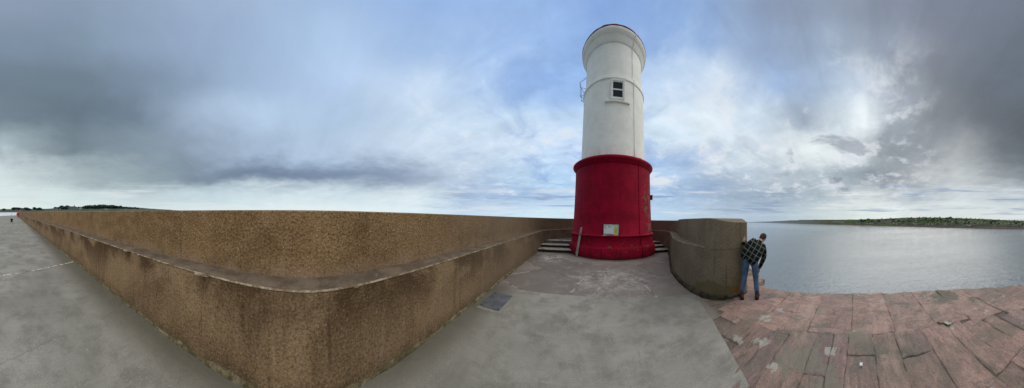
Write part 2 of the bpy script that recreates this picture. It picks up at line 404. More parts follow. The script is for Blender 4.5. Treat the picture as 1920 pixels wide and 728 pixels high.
M_CONC = material('brushed_concrete', bl, spec=0.3)

def bl(t):
    p = t.pos(); x, y, z = t.sep(p)
    big = t.noise(p, 0.7, 5, 0.6, 0.4); med = t.noise(p, 3.0, 7, 0.68); fine = t.noise(p, 55.0, 3, 0.7)
    # flags radiate from the tower: bearing and distance from its axis
    ax = x - 1.94; ay = y - 9.59
    rad = (ax * ax + ay * ay)._m('SQRT'); ang = ax._m('ARCTAN2', ay * -1.0)
    wob = (t.noise(p, 2.0, 3, 0.6) - 0.5)
    rr = rad * 0.62 + wob * 0.12
    odd = rr._m('FLOOR')
    cell = ang * 3.1 + odd * 0.37 + wob * 0.10
    jr = (rr.frac() - 0.5).abs().ss(0.485, 0.496); ja = (cell.frac() - 0.5).abs().ss(0.478, 0.49)
    tone = t.noise(t.comb(odd * 3.7, cell._m('FLOOR') * 1.9, 0.0), 1.0, 0, 0.5)
    c = t.mix(tone.ss(0.3, 0.7), ccol(97, 92, 86), ccol(117, 112, 105))
    c = t.mix(big.ss(0.4, 0.66) * 0.6, c, ccol(90, 84, 79))
    c = t.mix(med.ss(0.5, 0.7) * 0.5, c, ccol(128, 120, 112))
    c = t.mix(fine.ss(0.56, 0.4) * 0.35, c, ccol(68, 62, 58))
    jmask = t.noise(p, 3.0, 4, 0.7)
    c = t.mix(jr.max(ja) * 0.65 * jmask.ss(0.36, 0.5), c, t.mix(jmask.ss(0.45, 0.56), ccol(52, 47, 44), ccol(150, 146, 138)))
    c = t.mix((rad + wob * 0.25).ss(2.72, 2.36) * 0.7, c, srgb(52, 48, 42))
    # spilt whitewash in front of the tower
    dxp = (x - 0.95) * 0.62; dyp = (y - 4.9) * 0.55
    spot = (dxp * dxp + dyp * dyp)._m('SQRT')
    sp = t.noise(t.scale(p, (1, 1, 1), (1, 5, 0)), 1.7, 8, 0.68, 0.15); sq = t.noise(p, 13.0, 5, 0.75)
    sp = sp * 0.55 + sq * 0.45
    c = t.mix(med.ss(0.38, 0.62) * spot.ss(1.05, 0.2) * 0.35, c, srgb(176, 170, 163)); c = t.mix((sp.ss(0.49, 0.62) * spot.ss(1.0, 0.3)) * 0.6, c, srgb(196, 192, 186))
    dx2 = x + 1.05; dy2 = (y - 7.6) * 0.6
    spot2 = (dx2 * dx2 + dy2 * dy2)._m('SQRT')
    c = t.mix((sp.ss(0.48, 0.58) * spot2.ss(0.8, 0.2)) * 0.6, c, ccol(178, 174, 168))
    h = med * 0.6 + fine * 0.3 - jr.max(ja) * 0.8
    return dict(color=c, normal=t.bump(h, 0.012, 0.8), rough=0.7)
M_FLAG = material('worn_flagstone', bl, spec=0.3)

def bl(t):
    p = t.pos(); a = t.attr('tint'); ar, ag, ab = t.sep(a)
    off = t.comb(ar * 31.0, ag * 17.0, 0.0)
    add = t.n.new('ShaderNodeVectorMath'); add.operation = 'ADD'; t.l.new(p.o, add.inputs[0]); t.l.new(off.o, add.inputs[1])
    P = V(t.t, add.outputs[0])
    grain = t.noise(t.scale(P, (2.6, 10.0, 4)), 1.0, 8, 0.72, 0.5)          # bedding lines of the long stones
    grain2 = t.noise(t.scale(P, (7.0, 30.0, 4)), 1.0, 5, 0.7, 0.4); pit = t.noise(P, 18.0, 5, 0.75)
    wave = t.noise(t.scale(P, (6.0, 2.6, 2)), 1.0, 7, 0.65, 1.2)            # rippled edge slabs
    med = t.noise(P, 4.0, 7, 0.7); fine = t.noise(P, 60.0, 3, 0.7); big = t.noise(p, 1.3, 6, 0.65, 0.6)
    pat = t.mix(ab, t.comb(grain, grain, grain), t.comb(wave, wave, wave)); g, _, _ = t.sep(pat)
    base = t.mix(ar, scol(130, 105, 94), scol(158, 123, 109))
    base = t.mix(ag.ss(0.72, 0.95) * 0.7, base, scol(110, 90, 90))
    c = t.mix(g.ss(0.44, 0.66) * 0.75, base, t.mix(ar, scol(98, 78, 72), scol(118, 92, 84)))
    c = t.mix(g.ss(0.46, 0.30) * 0.5, c, scol(172, 146, 130)); dk = t.noise(t.scale(P, (1.6, 7.0, 4), (4, 4, 4)), 1.0, 7, 0.75, 0.6); c = t.mix(dk.ss(0.54, 0.68) * 0.6, c, scol(76, 62, 56))
    c = t.mix(pit.ss(0.56, 0.70) * 0.5, c, scol(84, 68, 62)); c = t.mix(pit.ss(0.42, 0.30) * 0.35, c, scol(184, 156, 142))
    c = t.mix(grain2.ss(0.5, 0.68) * (1.0 - ab) * 0.35, c, scol(74, 58, 54))
    c = t.mix(big.ss(0.48, 0.62) * 0.65, c, scol(104, 92, 80))
    wear = t.noise(t.scale(p, (0.5, 1.6, 1), (3, 9, 1)), 1.5, 6, 0.65, 0.4)
    c = t.mix(wear.ss(0.52, 0.66) * 0.55, c, scol(168, 138, 124))                 # grey algae bloom
    lich = t.noise(t.scale(p, (1, 1, 1), (8, 2, 1)), 1.6, 8, 0.72, 0.5)
    c = t.mix(lich.ss(0.56, 0.63) * 0.8, c, scol(98, 91, 78))
    cem = t.noise(t.scale(p, (1, 1, 1), (2, 6, 3)), 2.1, 7, 0.7, 0.7)
    c = t.mix(cem.ss(0.64, 0.66) * 0.85, c, scol(172, 166, 156))            # cement splashes
    c = t.mix(fine.ss(0.56, 0.38) * 0.35, c, scol(70, 56, 50))
    h = g * 0.8 + med * 0.5 + fine * 0.2 + grain2 * 0.3 * (1.0 - ab)
    return dict(color=c, normal=t.bump(h + pit * 0.5 + dk * 0.6, 0.03, 1.0), rough=med.ss(0.2, 0.8) * 0.2 + 0.55)
M_STONE = material('red_sandstone', bl, spec=0.3)
def bl(t):
    p = t.pos(); n = t.noise(p, 3.0, 7, 0.68); f = t.noise(p, 40.0, 4, 0.7)
    c = t.mix(n.ss(0.35, 0.65), ccol(112, 104, 94), ccol(86, 78, 70))
    c = t.mix(n.ss(0.6, 0.7) * 0.6, c, ccol(148, 142, 130))
    c = t.mix(f.ss(0.55, 0.4) * 0.5, c, ccol(56, 50, 42))
    return dict(color=c, normal=t.bump(n + f * 0.5, 0.015, 0.9), rough=0.85)
M_MORTAR = material('grey_mortar', bl, spec=0.2)
def bl(t):
    p = t.pos(); x, y, z = t.sep(p); n = t.noise(p, 1.5, 6, 0.65); f = t.noise(p, 14.0, 4, 0.7)
    c = t.mix(n.ss(0.35, 0.65), srgb(128, 98, 84), srgb(92, 74, 64))
    c = t.mix(z.ss(-1.5, -4.5), c, srgb(52, 54, 40))
    return dict(color=c, normal=t.bump(n + f * 0.4, 0.05, 0.8), rough=0.85)
M_SIDE = material('pier_masonry', bl, spec=0.2)
def bl(t):
    p = t.pos(); nrm = t.normal(); nx, ny, nzv = t.sep(nrm)
    n = t.noise(p, 5.0, 7, 0.7); f = t.noise(p, 35.0, 4, 0.7)
    c = t.mix(n.ss(0.35, 0.65), srgb(84, 76, 68), srgb(58, 52, 46))
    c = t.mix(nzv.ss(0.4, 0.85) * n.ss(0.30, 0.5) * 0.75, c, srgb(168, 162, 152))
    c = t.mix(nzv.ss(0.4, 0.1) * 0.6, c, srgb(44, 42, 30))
    return dict(color=c, normal=t.bump(n + f * 0.4, 0.015, 0.9), rough=0.8)
M_STEP = material('worn_step_stone', bl, spec=0.25)
def bl(t):
    p = t.pos(); n = t.noise(p, 2.5, 6, 0.7); f = t.noise(p, 25.0, 4, 0.7)
    c = t.mix(n.ss(0.35, 0.65), srgb(104, 96, 90), srgb(82, 74, 70))
    c = t.mix(f.ss(0.56, 0.4) * 0.4, c, srgb(62, 56, 52))
    return dict(color=c, normal=t.bump(n + f * 0.4, 0.01, 0.8), rough=0.75)
M_PLAT = material('platform_stone', bl, spec=0.25)

# ------------------------------------------------------------------ water
def bl(t):
    p = t.pos()
    a = t.noise(t.scale(p, (1.0, 0.55, 1), rot=(0, 0, 0.5)), 0.9, 5, 0.62, 0.2)
    b = t.noise(t.scale(p, (1.0, 0.5, 1), rot=(0, 0, -0.35)), 3.2, 4, 0.6, 0.2)
    w = t.noise(t.scale(p, (0.02, 0.008, 1), rot=(0, 0, 0.4)), 1.0, 4, 0.6)
    x, y, z = t.sep(p)
    dist = (x * x + y * y)._m('SQRT')
    k = dist.ss(500.0, 8.0).pow(2.0) * 1.3 + 0.12
    h = (a * 0.8 + b * 0.5) * (w.ss(0.3, 0.7) * 0.7 + 0.5) * k
    return dict(color=(0.15, 0.175, 0.185, 1), normal=t.bump(h, 0.22, 0.8), rough=0.10)
M_WATER = material('sea_water', bl, spec=0.75)
n_ = 64
vs = [(0, 0, SEA)]; fs = []
rads = [12, 40, 120, 400, 1500, 6000, 15000]
vs = []
for r in rads:
    for k in range(n_): vs.append((r * math.sin(2 * math.pi * k / n_), r * math.cos(2 * math.pi * k / n_), SEA))
for i in range(len(rads) - 1):
    for k in range(n_):
        fs.append((i * n_ + k, (i + 1) * n_ + k, (i + 1) * n_ + (k + 1) % n_, i * n_ + (k + 1) % n_))
fs = [f[::-1] for f in fs]; fs.append(tuple(range(n_))[::-1])
tag(from_data('sea', vs, fs, M_WATER), kind='structure')

# ------------------------------------------------------------------ pier body, concrete deck, flags, stone paving
ys = [-95, -80, -65, -50, -38, -28, -20, -14, -11, -8, -6, -4.1, -3.5, -2.9, -2.3, -1.6, -1, 0, .6, 1.0, 1.5, 2.0, 2.42]
ring_e = [(8.0, y) if y < -14 else (XE(y), y) for y in ys]
ring_e += [(4.95, 3.05), (5.3, 3.6), (5.9, 4.6), (6.8, 6.5), (7.4, 9.6), (6.8, 12.5), (4.8, 15.2), (1.5, 16.3), (-2.2, 15.2), (-4.4, 12.4)]
ring_w = [(-4.6, y) for y in reversed(ys)]
outl = ring_e + ring_w
bm = bmesh.new()
top = []; 
mt = bmesh.new()
def pz(y): return zg(y) - 0.021
tv = [bm.verts.new((x, y, pz(y))) for x, y in outl]
bv = [bm.verts.new((x + 0.15 * (1 if x > 0 else -1), y, -9)) for x, y in outl]
N = len(outl)
for i in range(N):
    f = bm.faces.new((tv[(i + 1) % N], tv[i], bv[i], bv[(i + 1) % N])); f.material_index = 1
# top: strip of quads over the shared rows, then a cap over the tower end
ne = len(ys)
for i in range(ne - 1):
    bm.faces.new((tv[i], tv[i + 1], tv[N - 2 - i], tv[N - 1 - i]))
capf = bm.faces.new([tv[i] for i in range(ne - 1, len(ring_e))] + [tv[len(ring_e)]])
bmesh.ops.triangulate(bm, faces=[capf])
bmesh.ops.recalc_face_normals(bm, faces=bm.faces)
tag(bm_obj('pier', bm, [M_MORTAR, M_SIDE]), kind='structure')

def yend(x): return 3.95 - (x + 1.9) * 0.03 - 0.16 * max(0, x) - 0.12 * max(0, x - 1.2) ** 1.2
verts = []; faces = []
ylist = [-95, -80, -65, -50, -40, -32, -26, -21, -17, -14, -12, -10, -8.5, -7, -6, -5, -4.4] + [-4 + 0.2 * i for i in range(39)]
NX = 40
for y in ylist:
    xr, xl = XB(y), XF(y) - 0.25
    for k in range(NX + 1):
        x = xl + (xr - xl) * k / NX
        yy = y + smooth((y - 1.0) / 2.6) * (yend(x) - 3.6)
        jag = 0.02 * nz(y * 4, 3.0) if k == NX else 0
        verts.append((x + jag, yy, zg(yy)))
nr = len(ylist)
for j in range(nr - 1):
    for k in range(NX):
        a = j * (NX + 1) + k; faces.append((a, a + 1, a + NX + 2, a + NX + 1))
# thickness at the free edges
base = len(verts)
rim = [j * (NX + 1) + NX for j in range(nr)] + [(nr - 1) * (NX + 1) + k for k in range(NX - 1, -1, -1)]
for i in rim: x, y, z = verts[i]; verts.append((x + 0.008, y, z - 0.05))
for i in range(len(rim) - 1): faces.append((rim[i + 1], rim[i], base + i, base + i + 1))
tag(from_data('concrete_deck', verts, faces, M_CONC), kind='structure')

verts = []; faces = []
for j in range(41):
    y = 2.2 + j * 0.32
    for k in range(41):
        x = -2.3 + k * 0.2
        if y < 4.0: x = min(x, 2.3 + 0.28 * max(0, (y - 2.2)))
        verts.append((x, y, -0.012 + 0.006 * nz(x * 1.3, y * 1.3)))
for j in range(40):
    for k in range(40):
        a = j * 41 + k; faces.append((a, a + 1, a + 42, a + 41))
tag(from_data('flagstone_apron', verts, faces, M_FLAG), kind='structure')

# paving of long stones and edge slabs: every stone cut, tilted and worn on its own, one paved sheet
sv = []; sf = []; stint = []
def slab(x0, x1, y0, y1, edge, tone):
    gap = 0.002
    x0 += gap; x1 -= gap; y0 += gap; y1 -= gap
    def cuts_(L):
        e = [0.0, 0.006 / L, 0.014 / L, 0.028 / L]; k = max(3, int(L / 0.06))
        return e + [0.03 / L + (1 - 0.06 / L) * (i + 1) / (k + 1) for i in range(k)] + [1 - q for q in reversed(e)]
    S_, Q_ = cuts_(x1 - x0), cuts_(y1 - y0); nx, ny = len(S_) - 1, len(Q_) - 1
    seed = random.uniform(0, 99); tx = random.uniform(-0.004, 0.004); ty = random.uniform(-0.004, 0.004); dz = random.uniform(-0.005, 0.003)
    b = len(sv); sk = random.uniform(-0.012, 0.012)
    for j in range(ny + 1):
        for i in range(nx + 1):
            s, q_ = S_[i], Q_[j]
            x = x0 + (x1 - x0) * s; y = y0 + (y1 - y0) * q_ + sk * (s - 0.5)
            jx = 0.018 * fbm(y * 5 + seed, 1.3, 0, 3) + 0.02 * nz(y * 1.5 + seed, 8); jy = 0.012 * fbm(x * 5 + seed, 7.1, 0, 3)
            e = min(s, 1 - s) * (x1 - x0); e2 = min(q_, 1 - q_) * (y1 - y0)
            drop = 0.008 * max(0, 1 - min(e, e2) / 0.016) ** 1.5
            if edge: h = 0.022 * fbm(x * 1.6 + seed, y * 3.2, 0, 5) + 0.006 * fbm(x * 7, y * 9 + seed, 0, 3)
            else: h = 0.016 * fbm(x * 1.2 + seed, y * 6, 0, 5) + 0.006 * fbm(x * 3, y * 26 + seed, 0, 3)
            ox = XE(y) - 4.1 if edge else 0
            sv.append((x + jx * 1.3, y + jy * 1.5, zg(y) + dz + tx * (s - .5) + ty * (q_ - .5) + h - drop))
            stint.append((tone, seed / 99, 1.0 if edge else 0.0, 1))
    for j in range(ny):
        for i in range(nx):
            a = b + j * (nx + 1) + i; sf.append((a, a + 1, a + nx + 2, a + nx + 1))
    # sides
    per = [b + i for i in range(nx + 1)] + [b + j * (nx + 1) + nx for j in range(1, ny + 1)] + [b + ny * (nx + 1) + i for i in range(nx - 1, -1, -1)] + [b + j * (nx + 1) for j in range(ny - 1, 0, -1)]
    b2 = len(sv)
    for i in per: x, y, z = sv[i]; sv.append((x, y, z - 0.16)); stint.append(stint[i])
    n = len(per)
    for i in range(n): sf.append((per[(i + 1) % n], per[i], b2 + i, b2 + (i + 1) % n))
# edge course
cuts = [2.42, 1.55, 0.78, 0.12, -0.55, -1.20, -1.75, -2.3, -2.85, -3.4, -4.1]
tones = [0.75, 0.85, 0.95, 0.9, 0.45, 0.75, 0.6, 0.5, 0.4, 0.4]
for (ya, yb), tn in zip(zip(cuts, cuts[1:]), tones):
    ym = (ya + yb) / 2; xi = XE(ym) - 1.52 + random.uniform(-.1, .1)
    # follow the edge by splitting a stone across its length into shear
    i0 = len(sv)
    slab(xi, XE(ym), yb, ya, True, tn)
    for i in range(i0, len(sv)):
        x, y, z = sv[i]; s = (x - xi) / (XE(ym) - xi)
        sv[i] = (x + (XE(max(-4.1, min(2.42, y))) - XE(ym)) * (0.25 + 0.75 * s) , y, z)
# long inner stones
y = 2.25
while y > -4.3:
    w = random.uniform(0.2, 0.44)
    ym = y - w / 2; xi = XE(max(ym, -4.1)) - 1.50
    x = XB(ym) - 0.25
    if ym > 1.5: x = max(x, 1.95 + 0.95 * (ym - 1.69))
    first = True
    while x < xi - 0.15:
        ln = random.uniform(0.6, 2.0)
        if xi - (x + ln) < 0.35: ln = xi - x
        slab(x, x + ln, y - w, y, False, random.random() ** 1.3)
        x += ln
    y -= w
# outer slabs beside the wall end and behind it
slab(3.0, 3.98, 2.30, 2.62, True, 0.9)
slab(3.55, 4.55, 2.60, 3.3, True, 0.95); slab(3.7, 4.9, 3.3, 4.1, True, 0.8)
me_o = from_data('stone_paving', sv, sf, M_STONE, smooth=True)
ca = me_o.data.color_attributes.new('tint', 'FLOAT_COLOR', 'POINT')
for i, c in enumerate(stint): ca.data[i].color = c
tag(me_o, kind='structure')

# ------------------------------------------------------------------ the sea wall
rows_w = []      # inner x, inner y, outer x, outer y, ledge width, ledge z, top z
yy = -93.0
yl = []
while yy < 8.6:
    yl.append(yy); yy += 0.10 if -4 < yy < 6 else (0.25 if yy > -12 else (1.0 if yy > -40 else 3.0))
for y in yl:
    x = XF(y); g = zg(y)
    rows_w.append((x, y, x - 1.35, y, 0.30, 0.978 + g, 1.69 + g))
cx, cy, rr = 1.45, 9.0, 3.365
for k in range(0, 48):
    a = math.pi * k / 48
    x, y = cx - rr * math.cos(a), cy + 1.02 * rr * math.sin(a)
    ox, oy = cx - (rr + 1.35) * math.cos(a), cy + 1.02 * (rr + 1.35) * math.sin(a)
    f = smooth(k / 48)
    rows_w.append((x, y, ox, oy, 0.30, 0.98 + 0.10 * f, 1.70))
endp = [(4.82, 9.0, 6.17, 9.0, .30), (4.72, 8.3, 6.0, 7.7, .30), (3.95, 6.8, 5.2, 6.1, .30), (3.14, 5.27, 4.5, 4.7, .30), (2.78, 4.3, 4.12, 3.9, .27), (2.64, 3.65, 3.93, 3.4, .2),
        (2.61, 3.23, 3.82, 3.1, .09), (2.66, 2.93, 3.75, 2.85, .008), (2.82, 2.67, 3.7, 2.7, .002), (3.07, 2.51, 3.62, 2.6, .002), (3.33, 2.44, 3.53, 2.52, .002), (3.47, 2.47, 3.50, 2.50, .002)]
for p in catmull(endp, 12):
    x, y, ox, oy, w = p
    rows_w.append((x, y, ox, oy, max(0.002, w), 1.08, 1.735 - 0.085 * smooth((2.97 - y) / 0.55) if y < 6.7 else 1.70))
wall = tag(empty('sea_wall', (0, 0, 0)), 'long brown harled breakwater wall with a stepped ledge, curving round the lighthouse', 'sea wall')
def sweep(name, mat, prof, parent, jit=0.005, lipj=0.0, cap_end=None):
    """prof(row) -> list of (offset from inner line towards outer, z)"""
    vv, ff, uv = [], [], []
    L = 0.0; m = None
    for i, r_ in enumerate(rows_w):
        ix, iy, ox, oy = r_[:4]
        if i: L += math.hypot(ix - rows_w[i - 1][0], iy - rows_w[i - 1][1])
        dd = Vector((ox - ix, oy - iy)); ln = max(1e-4, dd.length); dd /= ln
        pr = prof(r_, ln); m = len(pr); g = zg(iy) if iy < 0 else 0
        for k, (o, z) in enumerate(pr):
            j = jit * fbm(L * 2.2, z * 2.2, k * 0.01, 3) + lipj * fbm(L * 6, k * 0.7, 2.0, 4)
            vv.append((ix + dd.x * (o + j), iy + dd.y * (o + j), z + lipj * 0.6 * nz(L * 7, k)))
            uv.append((L, (z - g) if name != 'ledge' else o))
    for i in range(len(rows_w) - 1):
        for k in range(m - 1):
            a = i * m + k; ff.append((a, a + 1, a + m + 1, a + m))
    return from_data(name, vv, ff, mat, parent, uvs=uv)
def bat(r_): return 0.0
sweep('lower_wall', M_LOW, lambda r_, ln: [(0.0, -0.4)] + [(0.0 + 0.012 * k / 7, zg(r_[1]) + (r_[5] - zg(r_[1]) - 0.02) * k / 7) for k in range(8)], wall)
def led(r_, ln):
    w = min(r_[4], ln - 0.002)
    return [(0.022, r_[5] - 0.004), (0.022 + max(0, w - 0.03) * 0.33, r_[5] + 0.004), (0.022 + max(0, w - 0.03) * 0.66, r_[5] + 0.008), (max(0.0225, w + 0.02), r_[5] + 0.014)]
sweep('ledge', M_LEDGE, led, wall, 0.004, 0.003)
sweep('ledge_edge', M_LIP, lambda r_, ln: [(0.011, r_[5] - 0.016), (0.007 if r_[4] > .05 else .012, r_[5] - 0.009), (0.013, r_[5] + 0.001), (0.026 if r_[4] > .05 else .016, r_[5] + 0.0015)], wall, 0.004, 0.0022)
def upp(r_, ln):
    w = min(r_[4], ln - 0.002); zl, zt = r_[5], r_[6]
    n = 6
    P = [(w + 0.012 * k / n, zl - 0.02 + (zt - 0.015 - zl + 0.02) * k / n) for k in range(n + 1)]
    P += [(min(w + 0.035, ln), zt), (max(ln - 0.02, min(w + 0.035, ln)), zt + 0.006), (ln, zt - 0.02), (ln, -2.0)]
    return P
sweep('upper_wall', M_UP, upp, wall)
# crumbling mortar fillet along the foot
def fil(r_, ln):
    g = zg(r_[1]); n1 = fbm(r_[0] * 3, r_[1] * 3, 0.5, 4); s = 0.028 + 0.026 * n1
    if r_[1] > 2.6 and r_[0] > 2: s = 0.075 + 0.012 * n1; return [(-s, g - 0.03), (-s * 0.92, g + 0.055), (-s * 0.8, g + 0.075), (0.02, g + 0.085)]
    return [(-max(0.006, s), g - 0.03), (-max(0.005, s) * 0.7, g + max(0.004, 0.022 + 0.03 * n1)), (0.006, g + 0.04 + 0.05 * n1), (0.02, g + 0.02)]
sweep('mortar_fillet', M_FILLET, fil, wall, 0.006, 0.008)
# pale repair blobs on the ledge edge
bm = bmesh.new()
for y, s in ((-0.98, 0.055), (-2.55, 0.05), (-2.2, .02), (0.55, .018)):
    r = bmesh.ops.create_icosphere(bm, subdivisions=3, radius=1.0)
    for v in r['verts']:
        k = 1 + 0.35 * fbm(v.co.x * 2 + y, v.co.y * 2, v.co.z * 2)
        v.co = Vector((XF(y) + 0.028 + v.co.x * s * 0.7 * k, y + v.co.y * s * 1.5 * k, 0.980 + zg(y) + v.co.z * 0.012))
bm_obj('mortar_repair', bm, M_LIP, wall, True)

# orange algae stain is part of the end of the wall: a thin patch modelled on its face through the material
def stain(mat, pts):
    t = Tree(mat.node_tree); b = t.n['Principled BSDF']
    old = V(t.t, b.inputs['Base Color'].links[0].from_socket)
    p = t.pos(); n = t.noise(p, 7.0, 6, 0.7)
    for (c, rx, rz, colr, k) in pts:
        n = t.noise(t.scale(p, (1, 1, 1), (c[0], c[1] * 2, 0)), 1.1 / rx, 7, 0.68, 0.4)
        x, y, z = t.sep(p)
        e = (((x - c[0]) * (1 / rx)).pow(2.0) + ((y - c[1]) * (1 / rx)).pow(2.0) + ((z - c[2]) * (1 / rz)).pow(2.0))._m('SQRT')
        old = t.mix((e * 0.8 + (n - 0.5) * 3.2).ss(0.62, 0.42) * k, old, colr)
    t.put(b.inputs['Base Color'], old)
stain(M_LOW, [((3.18, 2.48, 0.20), 0.22, 0.16, srgb(150, 92, 18), 0.8), ((2.75, 2.8, 0.15), 0.8, 0.25, srgb(92, 84, 46), 0.55), ((3.1, 2.5, 0.3), 0.5, 0.35, srgb(104, 88, 44), 0.35)])

GREY = scol(112, 104, 90); PALE = scol(150, 142, 132); DARK = scol(84, 78, 64)
stain(M_STONE, [((2.15, 0.62, 0), 0.42, 5, GREY, 0.8), ((1.75, 0.30, 0), 0.28, 5, GREY, 0.7), ((3.45, -1.75, 0), 0.42, 5, DARK, 0.85), ((2.95, 0.95, 0), 0.16, 5, GREY, 0.7),
                ((2.62, 0.0, 0), 0.2, 5, GREY, 0.6), ((2.15, 1.28, 0), 0.12, 5, PALE, 0.9), ((2.75, 1.55, 0), 0.13, 5, PALE, 0.9), ((3.1, 1.45, 0), 0.10, 5, PALE, 0.8), ((1.85, 0.95, 0), 0.08, 5, PALE, 0.9),
                ((2.30, 0.36, 0), 0.10, 5, PALE, 0.85), ((2.0, 1.6, 0), 0.12, 5, PALE, 0.7), ((2.2, -0.6, 0), 0.16, 5, DARK, 0.6), ((3.35, 0.75, 0), 0.12, 5, GREY, 0.7), ((3.7, -0.5, 0), 0.12, 5, PALE, 0.4), ((3.0, -2.2, 0), 0.14, 5, DARK, 0.7), ((3.55, 1.9, 0), 0.2, 5, DARK, 0.5)])
# ------------------------------------------------------------------ lighthouse
TX, TY = 1.94, 9.59
TA = math.atan2(TX, TY)           # bearing of the tower from the viewer
tower = tag(empty('lighthouse', (TX, TY, 0), 0), 'round lighthouse tower, white above a crimson red base, no lantern', 'lighthouse')
tower.rotation_euler = (0, 0, 0)
tilt = Matrix.Rotation(-0.010, 4, Vector((math.sin(TA), math.cos(TA), 0)))
tower.matrix_world = Matrix.Translation((TX, TY, 0)) @ tilt
def adir(th):                     # unit direction on the tower, th = 0 faces the viewer, + to the right
    a = TA + math.pi - th
    return Vector((math.sin(a), math.cos(a), 0))
def bl(t):
    p = t.coord(); x, y, z = t.sep(p)
    n = t.noise(p, 2.0, 6, 0.65); f = t.noise(p, 22.0, 5, 0.7); fine = t.noise(p, 70.0, 3, 0.7)
    drip = t.noise(t.scale(p, (6, 6, 0.35)), 1.0, 6, 0.7)
    c = t.mix(n.ss(0.35, 0.7), srgb(240, 239, 232), srgb(230, 228, 219))
    c = t.mix(drip.ss(0.54, 0.72) * 0.18, c, srgb(178, 170, 152)); rust = t.noise(t.scale(p, (9, 9, 0.5), (3, 1, 2)), 1.0, 5, 0.7)
    c = t.mix(rust.ss(0.66, 0.76) * z.ss(8.0, 10.2) * 0.4, c, srgb(176, 128, 92)); c = t.mix(rust.ss(0.64, 0.74) * z.ss(7.2, 6.9) * z.ss(5.6, 6.6) * 0.3, c, srgb(170, 150, 124))
    c = t.mix(f.ss(0.70, 0.78) * 0.5, c, srgb(150, 146, 136))
    c = t.mix(z.ss(5.2, 4.5) * drip.ss(0.4, 0.65) * 0.3, c, srgb(170, 160, 150))
    course = (z * (1 / 0.42) + (n - 0.5) * 0.06).frac() - 0.5
    cl = course.abs().ss(0.47, 0.495)
    return dict(color=t.mix(cl * 0.08, c, srgb(150, 146, 140)), normal=t.bump(f * 0.6 + n * 0.8 + fine * 0.25 - cl * 0.35, 0.012, 0.8), rough=0.72)
M_WHITE = material('white_masonry_paint', bl, spec=0.3)
RSIDE = adir(R(62)) * 2.1
def bl(t):
    p = t.coord(); x, y, z = t.sep(p)
    n = t.noise(p, 1.8, 6, 0.65); f = t.noise(p, 16.0, 5, 0.7); fine = t.noise(p, 70.0, 3, 0.7)
    drip = t.noise(t.scale(p, (5, 5, 0.4)), 1.0, 6, 0.7)
    c = t.mix(n.ss(0.35, 0.68), srgb(150, 4, 42), srgb(128, 1, 33))
    c = t.mix(drip.ss(0.52, 0.72) * 0.5, c, srgb(88, 2, 22)); c = t.mix(drip.ss(0.40, 0.28) * 0.3, c, srgb(160, 24, 58))
    c = t.mix(f.ss(0.66, 0.76) * 0.25, c, srgb(164, 40, 66))
    # flaked paint on the seaward (right) side and around the skirt
    dx_ = x - RSIDE.x; dy_ = y - RSIDE.y; dz_ = (z - 2.2) * 0.5
    e = (dx_ * dx_ + dy_ * dy_ + dz_ * dz_)._m('SQRT')
    pl = t.noise(t.scale(p, (1, 1, 1), (3, 1, 2)), 3.4, 6, 0.6, 0.4)
    flake = pl.ss(0.52, 0.545) * e.ss(0.85, 0.45)
    sk = t.noise(t.scale(p, (1, 1, 1.3), (7, 3, 5)), 4.2, 6, 0.62, 0.3)
    flake2 = sk.ss(0.63, 0.65) * z.ss(0.98, 0.90)
    chip = t.noise(t.scale(p, (1, 1, 1), (2, 9, 4)), 9.0, 4, 0.6)
    fl = flake.max(flake2).max(chip.ss(0.735, 0.75) * 0.9)
    c = t.mix(fl, c, t.mix(f, srgb(120, 92, 66), srgb(92, 74, 58)))
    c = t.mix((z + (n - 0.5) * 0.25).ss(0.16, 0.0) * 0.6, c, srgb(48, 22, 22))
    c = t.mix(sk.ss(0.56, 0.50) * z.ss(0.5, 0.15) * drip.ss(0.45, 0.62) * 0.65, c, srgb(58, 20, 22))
    wht = t.noise(t.scale(p, (7, 7, 1.0)), 1.0, 6, 0.7)
    c = t.mix(wht.ss(0.70, 0.76) * z.ss(0.3, 0.5) * z.ss(0.95, 0.8) * 0.4, c, srgb(190, 120, 130))
    course = (z * (1 / 0.42) + (n - 0.5) * 0.08).frac() - 0.5
    cl = course.abs().ss(0.47, 0.495)
    return dict(color=c, normal=t.bump(f * 1.1 + n * 0.8 + fine * 0.4 - fl * 0.5 - cl * 0.18, 0.022, 1.0), rough=0.7)
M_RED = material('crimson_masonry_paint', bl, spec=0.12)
M_RUST = plain('rusted_red_iron', srgb(112, 48, 42), 0.7, 0.4, 20)
M_WFRAME = plain('white_gloss_frame', srgb(222, 222, 216), 0.4, 0.08)
M_GLASS = material('dark_window_glass', None, (0.012, 0.016, 0.02, 1), 0.06, 0, 0.6)
M_CAP = plain('red_lead_cap', srgb(104, 40, 44), 0.7, 0.45, 14)

bm = bmesh.new()
lathe(bm, [(2.36, -0.2), (2.335, 0.02), (2.32, 0.42), (2.29, 0.46), (2.215, 0.53), (2.19, 0.90), (2.20, 0.92), (2.235, 0.935), (2.245, 0.965), (2.235, 0.99), (2.19, 1.0),
           (2.135, 1.04), (2.10, 1.7), (2.06, 2.6), (2.03, 3.5), (2.015, 4.20)], 160)
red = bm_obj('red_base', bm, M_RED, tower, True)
bm = bmesh.new()
lathe(bm, [(2.012, 4.19), (2.05, 4.20), (2.06, 4.26), (2.10, 4.29), (2.125, 4.34), (2.155, 4.36), (2.165, 4.42), (2.15, 4.47), (2.12, 4.50), (1.95, 4.53), (1.70, 4.56)], 160)
bm_obj('cornice', bm, M_RED, tower, True)
bm = bmesh.new()
lathe(bm, [(1.735, 4.50), (1.715, 5.2), (1.685, 6.2), (1.655, 7.2), (1.625, 8.20)], 160)
lathe(bm, [(1.535, 8.42), (1.525, 8.9), (1.505, 9.5), (1.495, 10.06)], 160)
bm_obj('white_shaft', bm, M_WHITE, tower, True)
